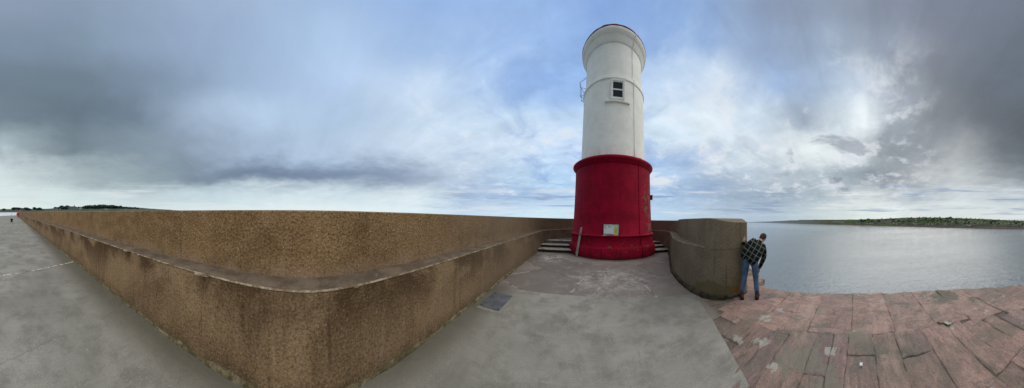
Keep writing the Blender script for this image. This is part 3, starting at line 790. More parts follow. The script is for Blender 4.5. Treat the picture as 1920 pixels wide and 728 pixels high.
bm = bmesh.new()
lathe(bm, [(1.62, 8.19), (1.655, 8.20), (1.67, 8.24), (1.66, 8.28), (1.635, 8.29), (1.65, 8.33), (1.64, 8.37), (1.60, 8.40), (1.53, 8.43)], 160)
bm_obj('string_course', bm, M_WHITE, tower, True)
bm = bmesh.new()
lathe(bm, [(1.49, 10.02), (1.53, 10.03), (1.545, 10.09), (1.56, 10.12), (1.60, 10.20), (1.645, 10.30), (1.67, 10.33), (1.69, 10.34), (1.70, 10.40), (1.735, 10.43), (1.75, 10.50), (1.745, 10.56), (1.70, 10.57)], 160)
bm_obj('top_cornice', bm, M_WHITE, tower, True)
bm = bmesh.new()
lathe(bm, [(1.748, 10.555), (1.762, 10.575), (1.758, 10.615), (1.70, 10.65), (1.2, 10.78), (0.6, 10.9), (0.02, 10.95)], 160, True)
for v in bm.verts:
    k = 1 + 0.006 * fbm(v.co.x * 4, v.co.y * 4, v.co.z * 4); v.co.x *= k; v.co.y *= k; v.co.z += 0.012 * nz(v.co.x * 3, v.co.y * 3)
bm_obj('roof_cap', bm, M_CAP, tower, True)

def frame_at(th, rad, z):         # local frame on the tower face: x right, y out, z up
    o = adir(th) ; rgt = Vector((0, 0, 1)).cross(o)
    m = Matrix((rgt, o, Vector((0, 0, 1)))).transposed().to_4x4()
    return Matrix.Translation(o * rad + Vector((0, 0, z))) @ m
def put(o, m): o.matrix_local = m; return o
# window
th = R(6.5)
zc = 7.66
FW = frame_at(th, 1.652, zc)
bm = bmesh.new()
for c, s in (((-0.285, 0.015, 0), (0.07, 0.06, 0.94)), ((0.285, 0.015, 0), (0.07, 0.06, 0.94)), ((0, 0.015, 0.435), (0.5, 0.062, 0.08)), ((0, 0.015, -0.43), (0.5, 0.062, 0.06))):
    box(bm, c, s, bev=0.006)
win = put(bm_obj('window', bm, M_WFRAME, tower), FW)
bm = bmesh.new()
for c, s in (((-0.235, 0.008, 0), (0.03, 0.04, 0.80)), ((0.235, 0.008, 0), (0.03, 0.04, 0.80)), ((0, 0.009, 0.0), (0.44, 0.045, 0.06)), ((0, 0.008, 0.37), (0.44, 0.04, 0.05)), ((0, 0.008, -0.37), (0.44, 0.04, 0.05))):
    box(bm, c, s, bev=0.004)
bm_obj('sash', bm, M_WFRAME, win)
bm = bmesh.new(); box(bm, (0, 0.001, 0.19), (0.45, 0.012, 0.34)); bm_obj('pane', bm, M_GLASS, win)
bm = bmesh.new(); box(bm, (0, 0.0, -0.19), (0.45, 0.012, 0.34)); bm_obj('pane', bm, M_GLASS, win)
bm = bmesh.new()
for k in range(17):               # sill curves with the wall
    pass
sv2 = []; ff2 = []
for k in range(19):
    a = th + (k / 18 - 0.5) * 0.70
    o = adir(a)
    for (dr, z) in ((-0.02, 7.06), (0.075, 7.07), (0.085, 7.13), (0.06, 7.155), (-0.02, 7.19)):
        sv2.append(o * (1.657 + dr) + Vector((0, 0, z)))
for k in range(18):
    for j in range(5):
        a = k * 5 + j; b = k * 5 + (j + 1) % 5
        ff2.append((a, b, b + 5, a + 5))
ff2.append((0, 4, 3, 2, 1)); ff2.append(tuple(90 + j for j in range(5)))
from_data('window_sill', sv2, ff2, M_WHITE, tower)
# lightning conductor strip
def conductor(mat, name, pts):
    bm = bmesh.new(); thc = R(36)
    tube(bm, [adir(thc) * (r + 0.012) + Vector((0, 0, z)) for r, z in pts], 0.013, 6)
    bm_obj(name, bm, mat, tower, True)
conductor(M_WHITE, 'conductor_strip', [(1.742, 4.6), (1.715, 5.2), (1.685, 6.2), (1.655, 7.2), (1.628, 8.15), (1.675, 8.22), (1.655, 8.38), (1.54, 8.45), (1.525, 8.9), (1.505, 9.5), (1.495, 9.98), (1.56, 10.1), (1.66, 10.31), (1.74, 10.42), (1.76, 10.6)])
conductor(M_RED, 'conductor_strip', [(2.34, 0.02), (2.32, 0.42), (2.215, 0.55), (2.19, 0.9), (2.25, 0.96), (2.135, 1.04), (2.10, 1.7), (2.06, 2.6), (2.03, 3.5), (2.02, 4.19), (2.12, 4.33), (2.165, 4.42), (2.12, 4.51), (1.75, 4.57)])
# gallery rail on the left
bm = bmesh.new()
P = lambda th_, r, z: adir(R(th_)) * r + Vector((0, 0, z))
for th_ in (-84, -96, -108):
    tube(bm, [P(th_, 1.60, 8.30), P(th_, 1.84, 8.44), P(th_, 1.86, 9.22)], 0.011, 6)
    tube(bm, [P(th_, 1.52, 8.5), P(th_, 1.86, 8.47)], 0.011, 6)
tube(bm, [P(-84 - 3 * k, 1.86, 9.22) for k in range(9)], 0.011, 6)
tube(bm, [P(-84, 1.86, 9.22), P(-74, 1.50, 9.28)], 0.011, 6)
tube(bm, [P(-84, 1.86, 8.95), P(-78, 1.52, 8.75)], 0.009, 6)
tube(bm, [P(-108, 1.86, 9.22), P(-108, 1.5, 9.28)], 0.011, 6)
bm_obj('gallery_rail', bm, M_RUST, tower, True)
# small red fitting on the right flank
bm = bmesh.new(); box(bm, (0, 0.06, 0), (0.12, 0.14, 0.22), bev=0.012); box(bm, (0, 0.06, 0.125), (0.15, 0.17, 0.03), bev=0.006)
put(bm_obj('wall_fitting', bm, M_RED, tower), frame_at(R(76), 2.04, 2.86))
# iron bolt heads on the tower
bm = bmesh.new()
for th_, z in ((-34, 1.55),):
    m = frame_at(R(th_), 2.10, z)
    for k in (0,): box(bm, m @ Vector((0, 0.02, 0)), (0.05, 0.05, 0.05), bev=0.01)
bm_obj('bolt_head', bm, M_RUST, tower)

# ------------------------------------------------------------------ platform and steps round the tower
def arc_block(name, th0, th1, r0, r1, z0, z1, mat, parent=None): pass
bm = bmesh.new()
seg = 64; r_in, r_out = 2.1, 3.75
pts = []
def ring_pt(r, a): return (TX + r * math.sin(a), TY + r * math.cos(a))
# outline of the platform: everything behind the top step, bounded by the wall
poly = [(-2.1, 9.95), (-0.2, 9.95), (1.0, 9.7), (3.0, 9.6), (4.2, 9.62), (5.0, 9.62), (5.0, 10.6), (4.3, 12.0), (3.0, 12.9), (1.4, 13.1), (-0.2, 12.6), (-1.5, 11.4), (-2.05, 10.4)]
tv = [bm.verts.new((x, y, 0.435)) for x, y in poly]; bv = [bm.verts.new((x, y, -0.05)) for x, y in poly]
bm.faces.new(tv)
for i in range(len(poly)): bm.faces.new((tv[(i + 1) % len(poly)], tv[i], bv[i], bv[(i + 1) % len(poly)]))
bmesh.ops.recalc_face_normals(bm, faces=bm.faces)
tag(bm_obj('tower_platform', bm, M_PLAT), kind='structure')
def steps(name, x0, x1, ysq, label, skew):
    root = tag(empty(name, ((x0 + x1) / 2, ysq[0], 0)), label, 'steps')
    zs = [0.145, 0.29, 0.44]
    for i, (ya, yb) in enumerate(zip(ysq, ysq[1:])):
        bm = bmesh.new()
        nx, ny = 26, 8
        z1 = zs[i]; z0 = -0.02 if i == 0 else zs[i - 1] - 0.03
        g = []
        for k in range(nx + 1):
            x = x0 + (x1 - x0) * k / nx; col_ = []
            nos = 0.02 * fbm(x * 5, i * 3.1, 1, 4)
            for (yy_, zz) in [(ya + 0.05, z0), (ya + 0.045, z1 - 0.07), (ya + 0.0, z1 - 0.055), (ya - 0.01, z1 - 0.02), (ya + 0.012, z1)] + [(ya + (yb + 0.02 - ya) * q_, z1) for q_ in (0.2, 0.5, 0.8, 1.0)]:
                w = 0.010 * fbm(x * 4, yy_ * 4, zz, 3)
                col_.append(bm.verts.new((x - (x0 + x1) / 2, yy_ - ysq[0] + nos + skew * (x - x0), zz + w - 0.012 * max(0, fbm(x * 2.5, i * 7, 0, 3)))))
            g.append(col_)
        for a, b in zip(g, g[1:]):
            for j in range(len(a) - 1): bm.faces.new((a[j], b[j], b[j + 1], a[j + 1]))
        bm.faces.new(g[0]); bm.faces.new(g[-1][::-1])
        bmesh.ops.recalc_face_normals(bm, faces=bm.faces)
        bm_obj('step', bm, M_STEP, root)
steps('stone_steps', -2.05, -0.08, [8.75, 9.35, 9.98, 10.5], 'three worn stone steps between the long wall and the left of the tower', 0.0)
steps('stone_steps', 4.0, 4.92, [8.42, 8.98, 9.5, 9.95], 'three dark stone steps squeezed between the right of the tower and the curved wall end', 0.0)

# ------------------------------------------------------------------ notice board on the tower
nb = tag(empty('notice_board'), 'framed white notice board with a yellow panel fixed low on the red tower', 'notice board')
FB = tilt @ frame_at(R(-1.2), 2.145, 1.235)
nb.matrix_world = Matrix.Translation((TX, TY, 0)) @ FB @ Matrix.Rotation(R(1.0), 4, 'Y')
M_BLACK = plain('black_frame_paint', (0.012, 0.012, 0.013, 1), 0.5, 0.3)
W2, H2 = 0.335, 0.255
bm = bmesh.new()
for c, s in (((-W2, 0.02, 0), (0.026, 0.05, 2 * H2 + 0.026)), ((W2, 0.02, 0), (0.026, 0.05, 2 * H2 + 0.026)), ((0, 0.02, H2), (2 * W2 - 0.026, 0.048, 0.026)), ((0.12, 0.02, -H2), (2 * W2 - 0.27, 0.048, 0.026))): box(bm, c, s, bev=0.003)
bm_obj('frame', bm, M_BLACK, nb)
bm = bmesh.new(); box(bm, (-0.20, 0.022, -H2), (0.36, 0.05, 0.03), bev=0.003); bm_obj('frame_strip', bm, M_WFRAME, nb)['label'] = 'bare white left part of the lower frame'
def bl(t):
    p = t.coord(); x, y, z = t.sep(p)
    n = t.noise(p, 9.0, 4, 0.6); w = t.noise(t.comb(x * 70.0, 0.0, z * 26.0), 1.0, 2, 0.6)
    c = t.mix(n, srgb(228, 234, 230), srgb(212, 222, 218))
    low = z.ss(-0.13, -0.21); c = t.mix(low * 0.55, c, srgb(112, 140, 158))
    sky_ = z.ss(-0.06, 0.10) * z.ss(0.17, 0.12); c = t.mix(sky_ * 0.2, c, srgb(176, 206, 208))
    return dict(color=c)
M_BOARD = material('printed_board', bl, rough=0.3, spec=0.5)
M_YEL = plain('yellow_print', srgb(214, 198, 112), 0.35, 0.08, 20)
M_INK = plain('dark_blue_ink', srgb(44, 60, 78), 0.5, 0.3, 60)
rnd = random.Random(3)
def words(bm, x0, x1, z, h, gap=0.02, wl=(0.02, 0.06), y=0.0225):
    x = x0
    while x < x1 - 0.01:
        w = min(rnd.uniform(*wl), x1 - x); box(bm, (x + w / 2, y, z), (w, 0.003, h)); x += w + gap * rnd.uniform(0.6, 1.6)
def printed(name, bm, n0, mat):
    for k, f in enumerate(bm.faces): f.material_index = 0 if k < n0 else 1
    return bm_obj(name, bm, [mat, M_INK], nb)
bm = bmesh.new(); box(bm, (0, 0.012, 0), (2 * W2 - 0.02, 0.02, 2 * H2 - 0.02)); n0 = len(bm.faces)
words(bm, -0.29, -0.02, 0.195, 0.018, 0.03); words(bm, 0.02, 0.2, 0.195, 0.014, 0.03)
words(bm, -0.29, -0.21, 0.125, 0.022, 0.008); words(bm, -0.12, -0.03, 0.128, 0.032, 0.004); words(bm, -0.02, 0.09, 0.14, 0.008, 0.01)
words(bm, -0.29, -0.19, 0.075, 0.010, 0.012); words(bm, 0.05, 0.10, 0.05, 0.009, 0.01)
for k in range(2): words(bm, -0.29, 0.10, -0.175 - 0.025 * k, 0.013, 0.010)
box(bm, (0.26, 0.0225, 0.195), (0.018, 0.003, 0.045))
printed('panel', bm, n0, M_BOARD)
bm = bmesh.new(); box(bm, (0.205, 0.0235, -0.035), (0.16, 0.005, 0.40)); n0 = len(bm.faces)
words(bm, 0.14, 0.18, -0.045, 0.018, 0.01, y=0.026)
for k in range(6): words(bm, 0.14, 0.27, 0.11 - 0.045 * k, 0.006, 0.012, y=0.026)
printed('yellow_panel', bm, n0, M_YEL)

# ------------------------------------------------------------------ plank leaning on the tower
M_WOOD = plain('silvered_timber', srgb(150, 142, 128), 0.85, 0.35, 30)
b0 = at(1082.5, 8.05, 0.0); b1 = at(1091.0, 8.33, 1.29)
pl = tag(empty('plank', b0), 'weathered grey plank leaning against the left of the red tower base', 'plank')
dv = (b1 - b0); ln = dv.length; zax = dv.normalized(); xax = Vector((0, 0, 1)).cross(Vector((b0.x - TX, b0.y - TY, 0)).normalized()).normalized(); yax = zax.cross(xax).normalized()
xax = yax.cross(zax)
pl.matrix_world = Matrix.Translation(b0) @ Matrix((xax, yax, zax)).transposed().to_4x4()
bm = bmesh.new(); box(bm, (0, 0, ln / 2), (0.10, 0.035, ln), bev=0.006)
bmesh.ops.subdivide_edges(bm, edges=[e for e in bm.edges if abs((e.verts[0].co - e.verts[1].co).z) > 0.5], cuts=12)
for v in bm.verts: v.co.x += 0.006 * nz(v.co.z * 3, 1); v.co.y += 0.004 * nz(v.co.z * 4, 5)
bm_obj('board', bm, M_WOOD, pl)
bm = bmesh.new(); box(bm, (-0.058, -0.01, ln / 2 + 0.03), (0.012, 0.05, ln * 0.92), bev=0.003); bm_obj('metal_strip', bm, plain('dull_zinc', (0.33, 0.33, 0.33, 1), 0.5, 0.3, 10, 0.6), pl)
for z in (0.25, 1.05):
    bm = bmesh.new(); box(bm, (0, -0.022, z), (0.03, 0.012, 0.03), bev=0.004); bm_obj('bolt', bm, M_RUST, pl)

# ------------------------------------------------------------------ metal hatch in the deck by the wall
def bl(t):
    p = t.coord(); n = t.noise(p, 4.0, 6, 0.6); f = t.noise(t.scale(p, (30, 4, 1)), 1.0, 4, 0.6)
    c = t.mix(n.ss(0.35, 0.65), srgb(124, 126, 128), srgb(94, 96, 98))
    return dict(color=t.mix(f.ss(0.55, 0.7) * 0.3, c, srgb(150, 154, 160)), rough=n * 0.3 + 0.3)
M_STEEL = material('galvanised_plate', bl, metal=0.55, spec=0.5)
hc = Vector((-1.50, 3.20, 0.0))
ht = tag(empty('access_hatch', hc, 0.0), 'square grey steel hatch plate set in the deck at the foot of the long wall', 'hatch')
bm = bmesh.new(); box(bm, (0, 0, 0.006), (0.41, 0.66, 0.014), bev=0.003); bm_obj('plate', bm, M_STEEL, ht)
bm = bmesh.new()
for c, s in (((0.24, -0.03, 0.002), (0.07, 0.80, 0.008)), ((0, -0.385, 0.002), (0.41, 0.09, 0.007))): box(bm, c, s)
bm_obj('surround', bm, plain('smooth_cement', srgb(128, 124, 114), 0.8, 0.15, 12), ht)
for sx in (-1, 1):
    for sy in (-1, 1):
        bm = bmesh.new(); tube(bm, [(sx * 0.175, sy * 0.3, 0.010), (sx * 0.175, sy * 0.3, 0.018)], 0.012, 10); bm_obj('screw', bm, M_BLACK, ht)

# ------------------------------------------------------------------ small litter
bm = bmesh.new()
r = bmesh.ops.create_grid(bm, x_segments=8, y_segments=8, size=0.024)
for v in bm.verts:
    a = math.atan2(v.co.y, v.co.x); k = 0.7 + 0.5 * nz(math.cos(a) * 2, math.sin(a) * 2, 4)
    v.co.z = 0.006 + 0.022 * abs(fbm(v.co.x * 40, v.co.y * 40, 1)); v.co.x *= 1.5 * k; v.co.y *= k
po = bm_obj('paper_scrap', bm, plain('white_paper', (0.75, 0.76, 0.78, 1), 0.8, 0.08), smooth=True)
po.location = at(1612, 2.08, 0.012); tag(po, 'small crumpled white scrap of paper lying on the red sandstone paving', 'litter')
bm = bmesh.new()
for k in range(240):
    a = random.uniform(0, 6.28); rr_ = random.random() ** .6
    x, y = 0.17 * rr_ * math.cos(a), 0.05 * rr_ * math.sin(a)
    h = random.uniform(0.012, 0.03) * (1.1 - rr_); w = 0.008; an = random.uniform(0, 3.14); dxv = Vector((math.cos(an) * w, math.sin(an) * w, 0))
    b = Vector((x, y, 0)); t_ = Vector((x + random.uniform(-.012, .012), y + random.uniform(-.012, .012), h))
    vs_ = [bm.verts.new(q_) for q_ in (b - dxv, b + dxv, t_ + dxv * 0.4, t_ - dxv * 0.4)]; bm.faces.new(vs_)
mo = bm_obj('moss_clump', bm, plain('green_moss', srgb(92, 96, 34), 0.9, 0.35, 40)); mo.location = at(1768, 2.85, 0.0); mo.rotation_euler = (0, 0, 0.5)
tag(mo, 'clump of yellow green moss in a joint of the sandstone paving', 'moss')

# ------------------------------------------------------------------ person leaning out past the end of the wall
def remeshed(name, chains, voxel, mat, parent, smooth_it=4, extra=None):
    bm = bmesh.new()
    for ch in chains:
        pts = catmull([tuple(p) for p in ch], 6)
        tube(bm, [p[:3] for p in pts], [max(0.003, p[3]) for p in pts], 14)
        for e in (pts[0], pts[-1]):
            r = bmesh.ops.create_icosphere(bm, subdivisions=2, radius=e[3] * 0.98)
            bmesh.ops.translate(bm, vec=e[:3], verts=r['verts'])
    if extra: extra(bm)
    me = bpy.data.meshes.new(name + '_raw'); bm.to_mesh(me); bm.free()
    o = bpy.data.objects.new(name + '_raw', me); COL.objects.link(o)
    md = o.modifiers.new('r', 'REMESH'); md.mode = 'VOXEL'; md.voxel_size = voxel
    ms = o.modifiers.new('s', 'SMOOTH'); ms.factor = 0.5; ms.iterations = smooth_it
    dg = bpy.context.evaluated_depsgraph_get()
    me2 = bpy.data.meshes.new_from_object(o.evaluated_get(dg)); me2.name = name
    bpy.data.objects.remove(o); bpy.data.meshes.remove(me)
    return link(name, me2, mat, parent, True)
def ell(bm, c, s, rot=None, sub=3):
    r = bmesh.ops.create_icosphere(bm, subdivisions=sub, radius=1.0)
    bmesh.ops.scale(bm, vec=s, verts=r['verts'])
    if rot: bmesh.ops.rotate(bm, cent=(0, 0, 0), matrix=rot, verts=r['verts'])
    bmesh.ops.translate(bm, vec=c, verts=r['verts'])
az_p = (1406 - 1082) / F
pb = Vector((3.9 * math.sin(az_p), 3.9 * math.cos(az_p), 0.0))
person = tag(empty('person', pb, -az_p), 'person in a dark plaid shirt and blue jeans leaning out past the wall end', 'person')
M_SKIN = plain('skin', srgb(196, 146, 122), 0.55, 0.08, 12)
M_HAIR = plain('short_brown_hair', srgb(74, 60, 50), 0.85, 0.45, 60)
def bl(t):
    p = t.coord(); n = t.noise(p, 6.0, 6, 0.65); wv = t.noise(t.scale(p, (120, 120, 30)), 1.0, 2, 0.6)
    x, y, z = t.sep(p)
    c = t.mix(n.ss(0.35, 0.68), srgb(92, 118, 146), srgb(62, 84, 110))
    c = t.mix(z.ss(0.6, 0.35) * 0.25, c, srgb(104, 132, 160))
    c = t.mix(wv.ss(0.5, 0.7) * 0.25, c, srgb(34, 52, 80))
    return dict(color=c, normal=t.bump(t.noise(t.scale(p, (9, 9, 26)), 1.0, 4, 0.6), 0.014, 0.8))
M_JEAN = material('blue_denim', bl, rough=0.9, spec=0.15)
def bl(t):
    p = t.coord(); q = t.scale(p, (1, 1, 1), rot=(0, R(-33), 0)); x, y, z = t.sep(q)
    n = t.noise(p, 14.0, 4, 0.6)
    def lines(v, period, w, off): return (((v + off) * (1 / period)).frac() - 0.5).abs().ss(w, w * 0.55)
    c = t.mix(n, srgb(17, 20, 19), srgb(30, 35, 32))
    wide = lines(x, 0.105, 0.22, 0.02).max(lines(z, 0.105, 0.22, 0.04)); c = t.mix(wide * 0.35, c, srgb(52, 62, 54))
    thin = lines(x, 0.105, 0.055, 0.02).max(lines(z, 0.105, 0.055, 0.04)); c = t.mix(thin * 0.6, c, srgb(152, 150, 138))
    return dict(color=c, normal=t.bump(t.noise(p, 11.0, 4, 0.6), 0.02, 0.8))
M_PLAID = material('black_green_plaid_wool', bl, rough=0.95, spec=0.1)
M_BOOT = plain('brown_leather', srgb(78, 52, 40), 0.55, 0.3, 20)
M_SOLE = plain('dark_rubber', srgb(36, 30, 28), 0.8, 0.2)
WR_L = (-0.155, 0.165, 1.175); WR_R = (0.225, 0.30, 0.575)
def finger_chains():
    out = []
    # left palm flat on the wall, fingers up
    wl = Vector(WR_L)
    out.append([(*WR_L, 0.026), (wl.x + 0.012, wl.y + 0.022, wl.z + 0.045, 0.030), (wl.x + 0.02, wl.y + 0.035, wl.z + 0.085, 0.026)])
    for k, (dx_, L_) in enumerate(((-0.026, 0.066), (-0.008, 0.078), (0.010, 0.074), (0.027, 0.058))):
        b = wl + Vector((0.02 + dx_, 0.040, 0.085)); out.append([(*b, 0.009), (b.x + dx_ * 0.25, b.y + 0.008, b.z + L_ * 0.5, 0.0085), (b.x + dx_ * 0.4, b.y + 0.006, b.z + L_, 0.007)])
    b = wl + Vector((0.03, 0.02, 0.03)); out.append([(*b, 0.012), (b.x + 0.03, b.y + 0.008, b.z + 0.03, 0.010), (b.x + 0.042, b.y + 0.012, b.z + 0.055, 0.008)])
    # right hand hanging, slightly curled
    wr = Vector(WR_R)
    out.append([(*WR_R, 0.025), (wr.x - 0.006, wr.y + 0.008, wr.z - 0.05, 0.028), (wr.x - 0.010, wr.y + 0.014, wr.z - 0.09, 0.024)])
    for k, (dy_, L_) in enumerate(((-0.026, 0.058), (-0.009, 0.072), (0.009, 0.076), (0.026, 0.066))):
        b = wr + Vector((-0.010, 0.014 + dy_, -0.09)); out.append([(*b, 0.009), (b.x - 0.008, b.y + 0.006, b.z - L_ * 0.5, 0.0085), (b.x - 0.026, b.y + 0.008, b.z - L_ * 0.9, 0.007)])
    b = wr + Vector((-0.016, 0.03, -0.035)); out.append([(*b, 0.012), (b.x - 0.014, b.y + 0.022, b.z - 0.03, 0.010), (b.x - 0.02, b.y + 0.026, b.z - 0.055, 0.008)])
    return out
HC = Vector((0.315, 0.45, 1.262))
HM = (Matrix.Rotation(R(-12), 3, 'Z') @ Matrix.Rotation(R(-38), 3, 'X') @ Matrix.Rotation(R(24), 3, 'Y'))
def head(bm):
    h = lambda v: HC + HM @ Vector(v)
    ell(bm, h((0, -0.005, 0.015)), (0.074, 0.095, 0.10), HM); ell(bm, h((0, 0.03, -0.045)), (0.056, 0.062, 0.07), HM)
    ell(bm, h((0, 0.098, -0.02)), (0.014, 0.022, 0.026), HM, 2)                       # nose
    for s in (-1, 1):
        ell(bm, h((s * 0.078, -0.005, -0.012)), (0.010, 0.020, 0.032), HM, 2)         # ears
        ell(bm, h((s * 0.03, 0.082, 0.012)), (0.020, 0.012, 0.008), HM, 2)            # brow
    ell(bm, h((0, 0.085, -0.065)), (0.024, 0.012, 0.010), HM, 2)                      # lips
body = remeshed('body', [
    [(0.02, 0.04, 0.88, 0.05), (0.05, 0.08, 0.97, 0.055), (0.13, 0.20, 1.09, 0.06), (0.20, 0.30, 1.16, 0.055), (0.235, 0.345, 1.195, 0.06), (0.285, 0.415, 1.225, 0.052)],
    [(0.09, 0.29, 1.23, 0.05), (-0.02, 0.10, 1.165, 0.042), (*WR_L, 0.027)],
    [(0.32, 0.29, 1.08, 0.05), (0.335, 0.27, 0.83, 0.042), (*WR_R, 0.026)],
    [(-0.06, 0.03, 0.86, 0.05), (-0.10, 0.05, 0.47, 0.045), (-0.165, 0.0, 0.09, 0.035)],
    [(0.10, 0.03, 0.84, 0.05), (0.125, 0.06, 0.46, 0.045), (0.165, 0.02, 0.09, 0.035)]] + finger_chains(), 0.0055, M_SKIN, person, 2, head)
def hair(bm):
    h = lambda v: HC + HM @ Vector(v)
    ell(bm, h((0, -0.022, 0.030)), (0.080, 0.090, 0.092), HM); ell(bm, h((0, -0.055, -0.012)), (0.066, 0.052, 0.066), HM)
hr = remeshed('hair', [], 0.007, M_HAIR, person, 1, hair)
for v in hr.data.vertices: v.co += v.normal * 0.004 * fbm(v.co.x * 60, v.co.y * 60, v.co.z * 60, 3)
for s in (-1, 1):
    bm = bmesh.new(); ell(bm, HC + HM @ Vector((s * 0.03, 0.081, -0.006)), (0.011, 0.008, 0.006), HM, 2)
    bm_obj('eye', bm, plain('eye', (0.1, 0.08, 0.07, 1), 0.3, 0.2), person, True)
remeshed('jeans', [
    [(-0.06, 0.03, 0.88, 0.086), (-0.078, 0.03, 0.74, 0.082), (-0.105, 0.055, 0.47, 0.063), (-0.14, 0.03, 0.27, 0.056), (-0.165, 0.005, 0.11, 0.055)],
    [(0.092, 0.03, 0.83, 0.086), (0.112, 0.03, 0.72, 0.082), (0.132, 0.062, 0.46, 0.063), (0.15, 0.04, 0.27, 0.056), (0.165, 0.02, 0.11, 0.054)],
    [(-0.03, 0.04, 0.93, 0.085), (0.08, 0.04, 0.89, 0.085)]], 0.008, M_JEAN, person, 4)
remeshed('shirt', [
    [(-0.115, 0.02, 0.90, 0.086), (-0.085, 0.035, 0.965, 0.095), (-0.03, 0.10, 1.07, 0.098), (0.055, 0.21, 1.17, 0.092), (0.10, 0.29, 1.205, 0.07)],
    [(-0.02, 0.01, 0.835, 0.092), (0.01, 0.03, 0.895, 0.105), (0.07, 0.10, 1.01, 0.112), (0.14, 0.21, 1.11, 0.104), (0.205, 0.30, 1.165, 0.075), (0.235, 0.345, 1.19, 0.062)],
    [(0.075, 0.02, 0.765, 0.086), (0.105, 0.03, 0.83, 0.095), (0.175, 0.10, 0.93, 0.098), (0.245, 0.20, 1.03, 0.092), (0.30, 0.28, 1.085, 0.072)],
    [(0.09, 0.28, 1.21, 0.072), (0.035, 0.18, 1.185, 0.064), (-0.025, 0.095, 1.165, 0.058), (-0.08, 0.115, 1.168, 0.052), (-0.14, 0.155, 1.172, 0.043)],
    [(0.31, 0.285, 1.08, 0.072), (0.335, 0.275, 0.95, 0.062), (0.33, 0.27, 0.83, 0.056), (0.28, 0.285, 0.70, 0.050), (0.238, 0.297, 0.60, 0.042)]], 0.008, M_PLAID, person, 4)
for sx, sy, an in ((-0.165, 0.0, 0.18), (0.165, 0.02, -0.12)):
    m3 = Matrix.Rotation(an, 3, 'Z')
    f_ = lambda x, y, z: tuple(Vector((sx, sy, 0)) + m3 @ Vector((x, y, z)))
    bt = remeshed('boot', [[(*f_(0, -0.01, 0.16), 0.045), (*f_(0, -0.015, 0.10), 0.046), (*f_(0, -0.03, 0.055), 0.042)],
                      [(*f_(0, -0.045, 0.052), 0.038), (*f_(0, 0.03, 0.05), 0.042), (*f_(0.0, 0.12, 0.042), 0.040), (*f_(0, 0.18, 0.035), 0.028)]], 0.008, M_BOOT, person, 3)
    bm = bmesh.new()
    pts = [(-0.04, -0.085), (0.0, -0.095), (0.04, -0.085), (0.045, -0.02), (0.042, 0.06), (0.052, 0.13), (0.04, 0.195), (0.0, 0.215), (-0.04, 0.195), (-0.052, 0.13), (-0.042, 0.06), (-0.045, -0.02)]
    a = [bm.verts.new(f_(x, y, 0.0)) for x, y in pts]; b = [bm.verts.new(f_(x, y, 0.026)) for x, y in pts]
    bm.faces.new(a[::-1]); bm.faces.new(b)
    for i in range(len(pts)): bm.faces.new((a[i], a[(i + 1) % len(pts)], b[(i + 1) % len(pts)], b[i]))
    bm_obj('sole', bm, M_SOLE, bt)

# ------------------------------------------------------------------ things far along the pier
def on_pier(x, y): return (x, y, zg(y))
M_IRON = plain('black_iron', (0.012, 0.012, 0.013, 1), 0.6, 0.3)
bx_, by_ = 0.72, -30.5
bo = bm = bmesh.new()
lathe(bm, [(0.24, 0), (0.24, 0.05), (0.17, 0.08), (0.15, 0.30), (0.17, 0.38), (0.25, 0.42), (0.27, 0.50), (0.24, 0.58), (0.12, 0.62), (0.01, 0.63)], 24, True)
bo = bm_obj('mooring_bollard', bm, M_IRON, smooth=True); bo.location = on_pier(bx_, by_)
tag(bo, 'black iron mooring bollard standing alone on the pier deck', 'bollard')
ly = -56.0; lx = XF(ly)
lb = tag(empty('lifebuoy_post', on_pier(lx + 0.28, ly)), 'bright orange lifebuoy housing standing at the far end of the wall', 'lifebuoy')
M_OR = plain('orange_plastic', srgb(236, 74, 24), 0.4, 0.1)
bm = bmesh.new()
tube(bm, [(0, 0, 0.75), (0, 0, 1.95)], 0.30, 20); 
for v in bm.verts: v.co.y *= 0.6
box(bm, (0, 0, 1.97), (0.5, 0.3, 0.12), bev=0.05); bm_obj('housing', bm, M_OR, lb, True)
bm = bmesh.new(); tube(bm, [(0, 0, -0.02), (0, 0, 0.76)], 0.045, 10); bm_obj('post', bm, M_BLACK, lb)
M_PALE = plain('pale_paint', srgb(220, 222, 218), 0.6, 0.08)
wp = bm = bmesh.new(); tube(bm, [(0, 0, -0.02), (0, 0, 1.0), (0, 0, 1.25)], [0.14, 0.13, 0.10], 12); box(bm, (0, 0, 1.3), (0.26, 0.26, 0.1), bev=0.03)
wp = bm_obj('marker_post', bm, M_PALE); wp.location = on_pier(1.9, -78); tag(wp, 'short white marker post at the shore end of the pier', 'post')

# gull
bm = bmesh.new()
tube(bm, [(0, -0.24, 0), (0, -0.12, 0.0), (0, 0.06, 0.01), (0, 0.18, 0.02), (0, 0.25, 0.015)], [0.012, 0.06, 0.075, 0.045, 0.012], 10)
for s in (-1, 1):
    L_ = [(0.04, 0.10, -0.10, 0.03), (0.30, 0.14, -0.04, 0.14), (0.58, 0.06, -0.07, 0.08), (0.78, -0.06, -0.08, 0.02)]
    a = [bm.verts.new((s * x, y0, z)) for x, y0, y1, z in L_]; b = [bm.verts.new((s * x, y1, z - 0.012)) for x, y0, y1, z in L_]
    for i in range(3): bm.faces.new((a[i], a[i + 1], b[i + 1], b[i]) if s > 0 else (b[i], b[i + 1], a[i + 1], a[i]))
gu = bm_obj('gull', bm, plain('grey_feathers', (0.12, 0.12, 0.13, 1), 0.8, 0.3)); gu.location = at(97, 88, zat(97, 341, 88)); gu.rotation_euler = (0.1, 0.2, 0.3)
tag(gu, 'small dark gull gliding with spread wings under the grey cloud', 'bird')

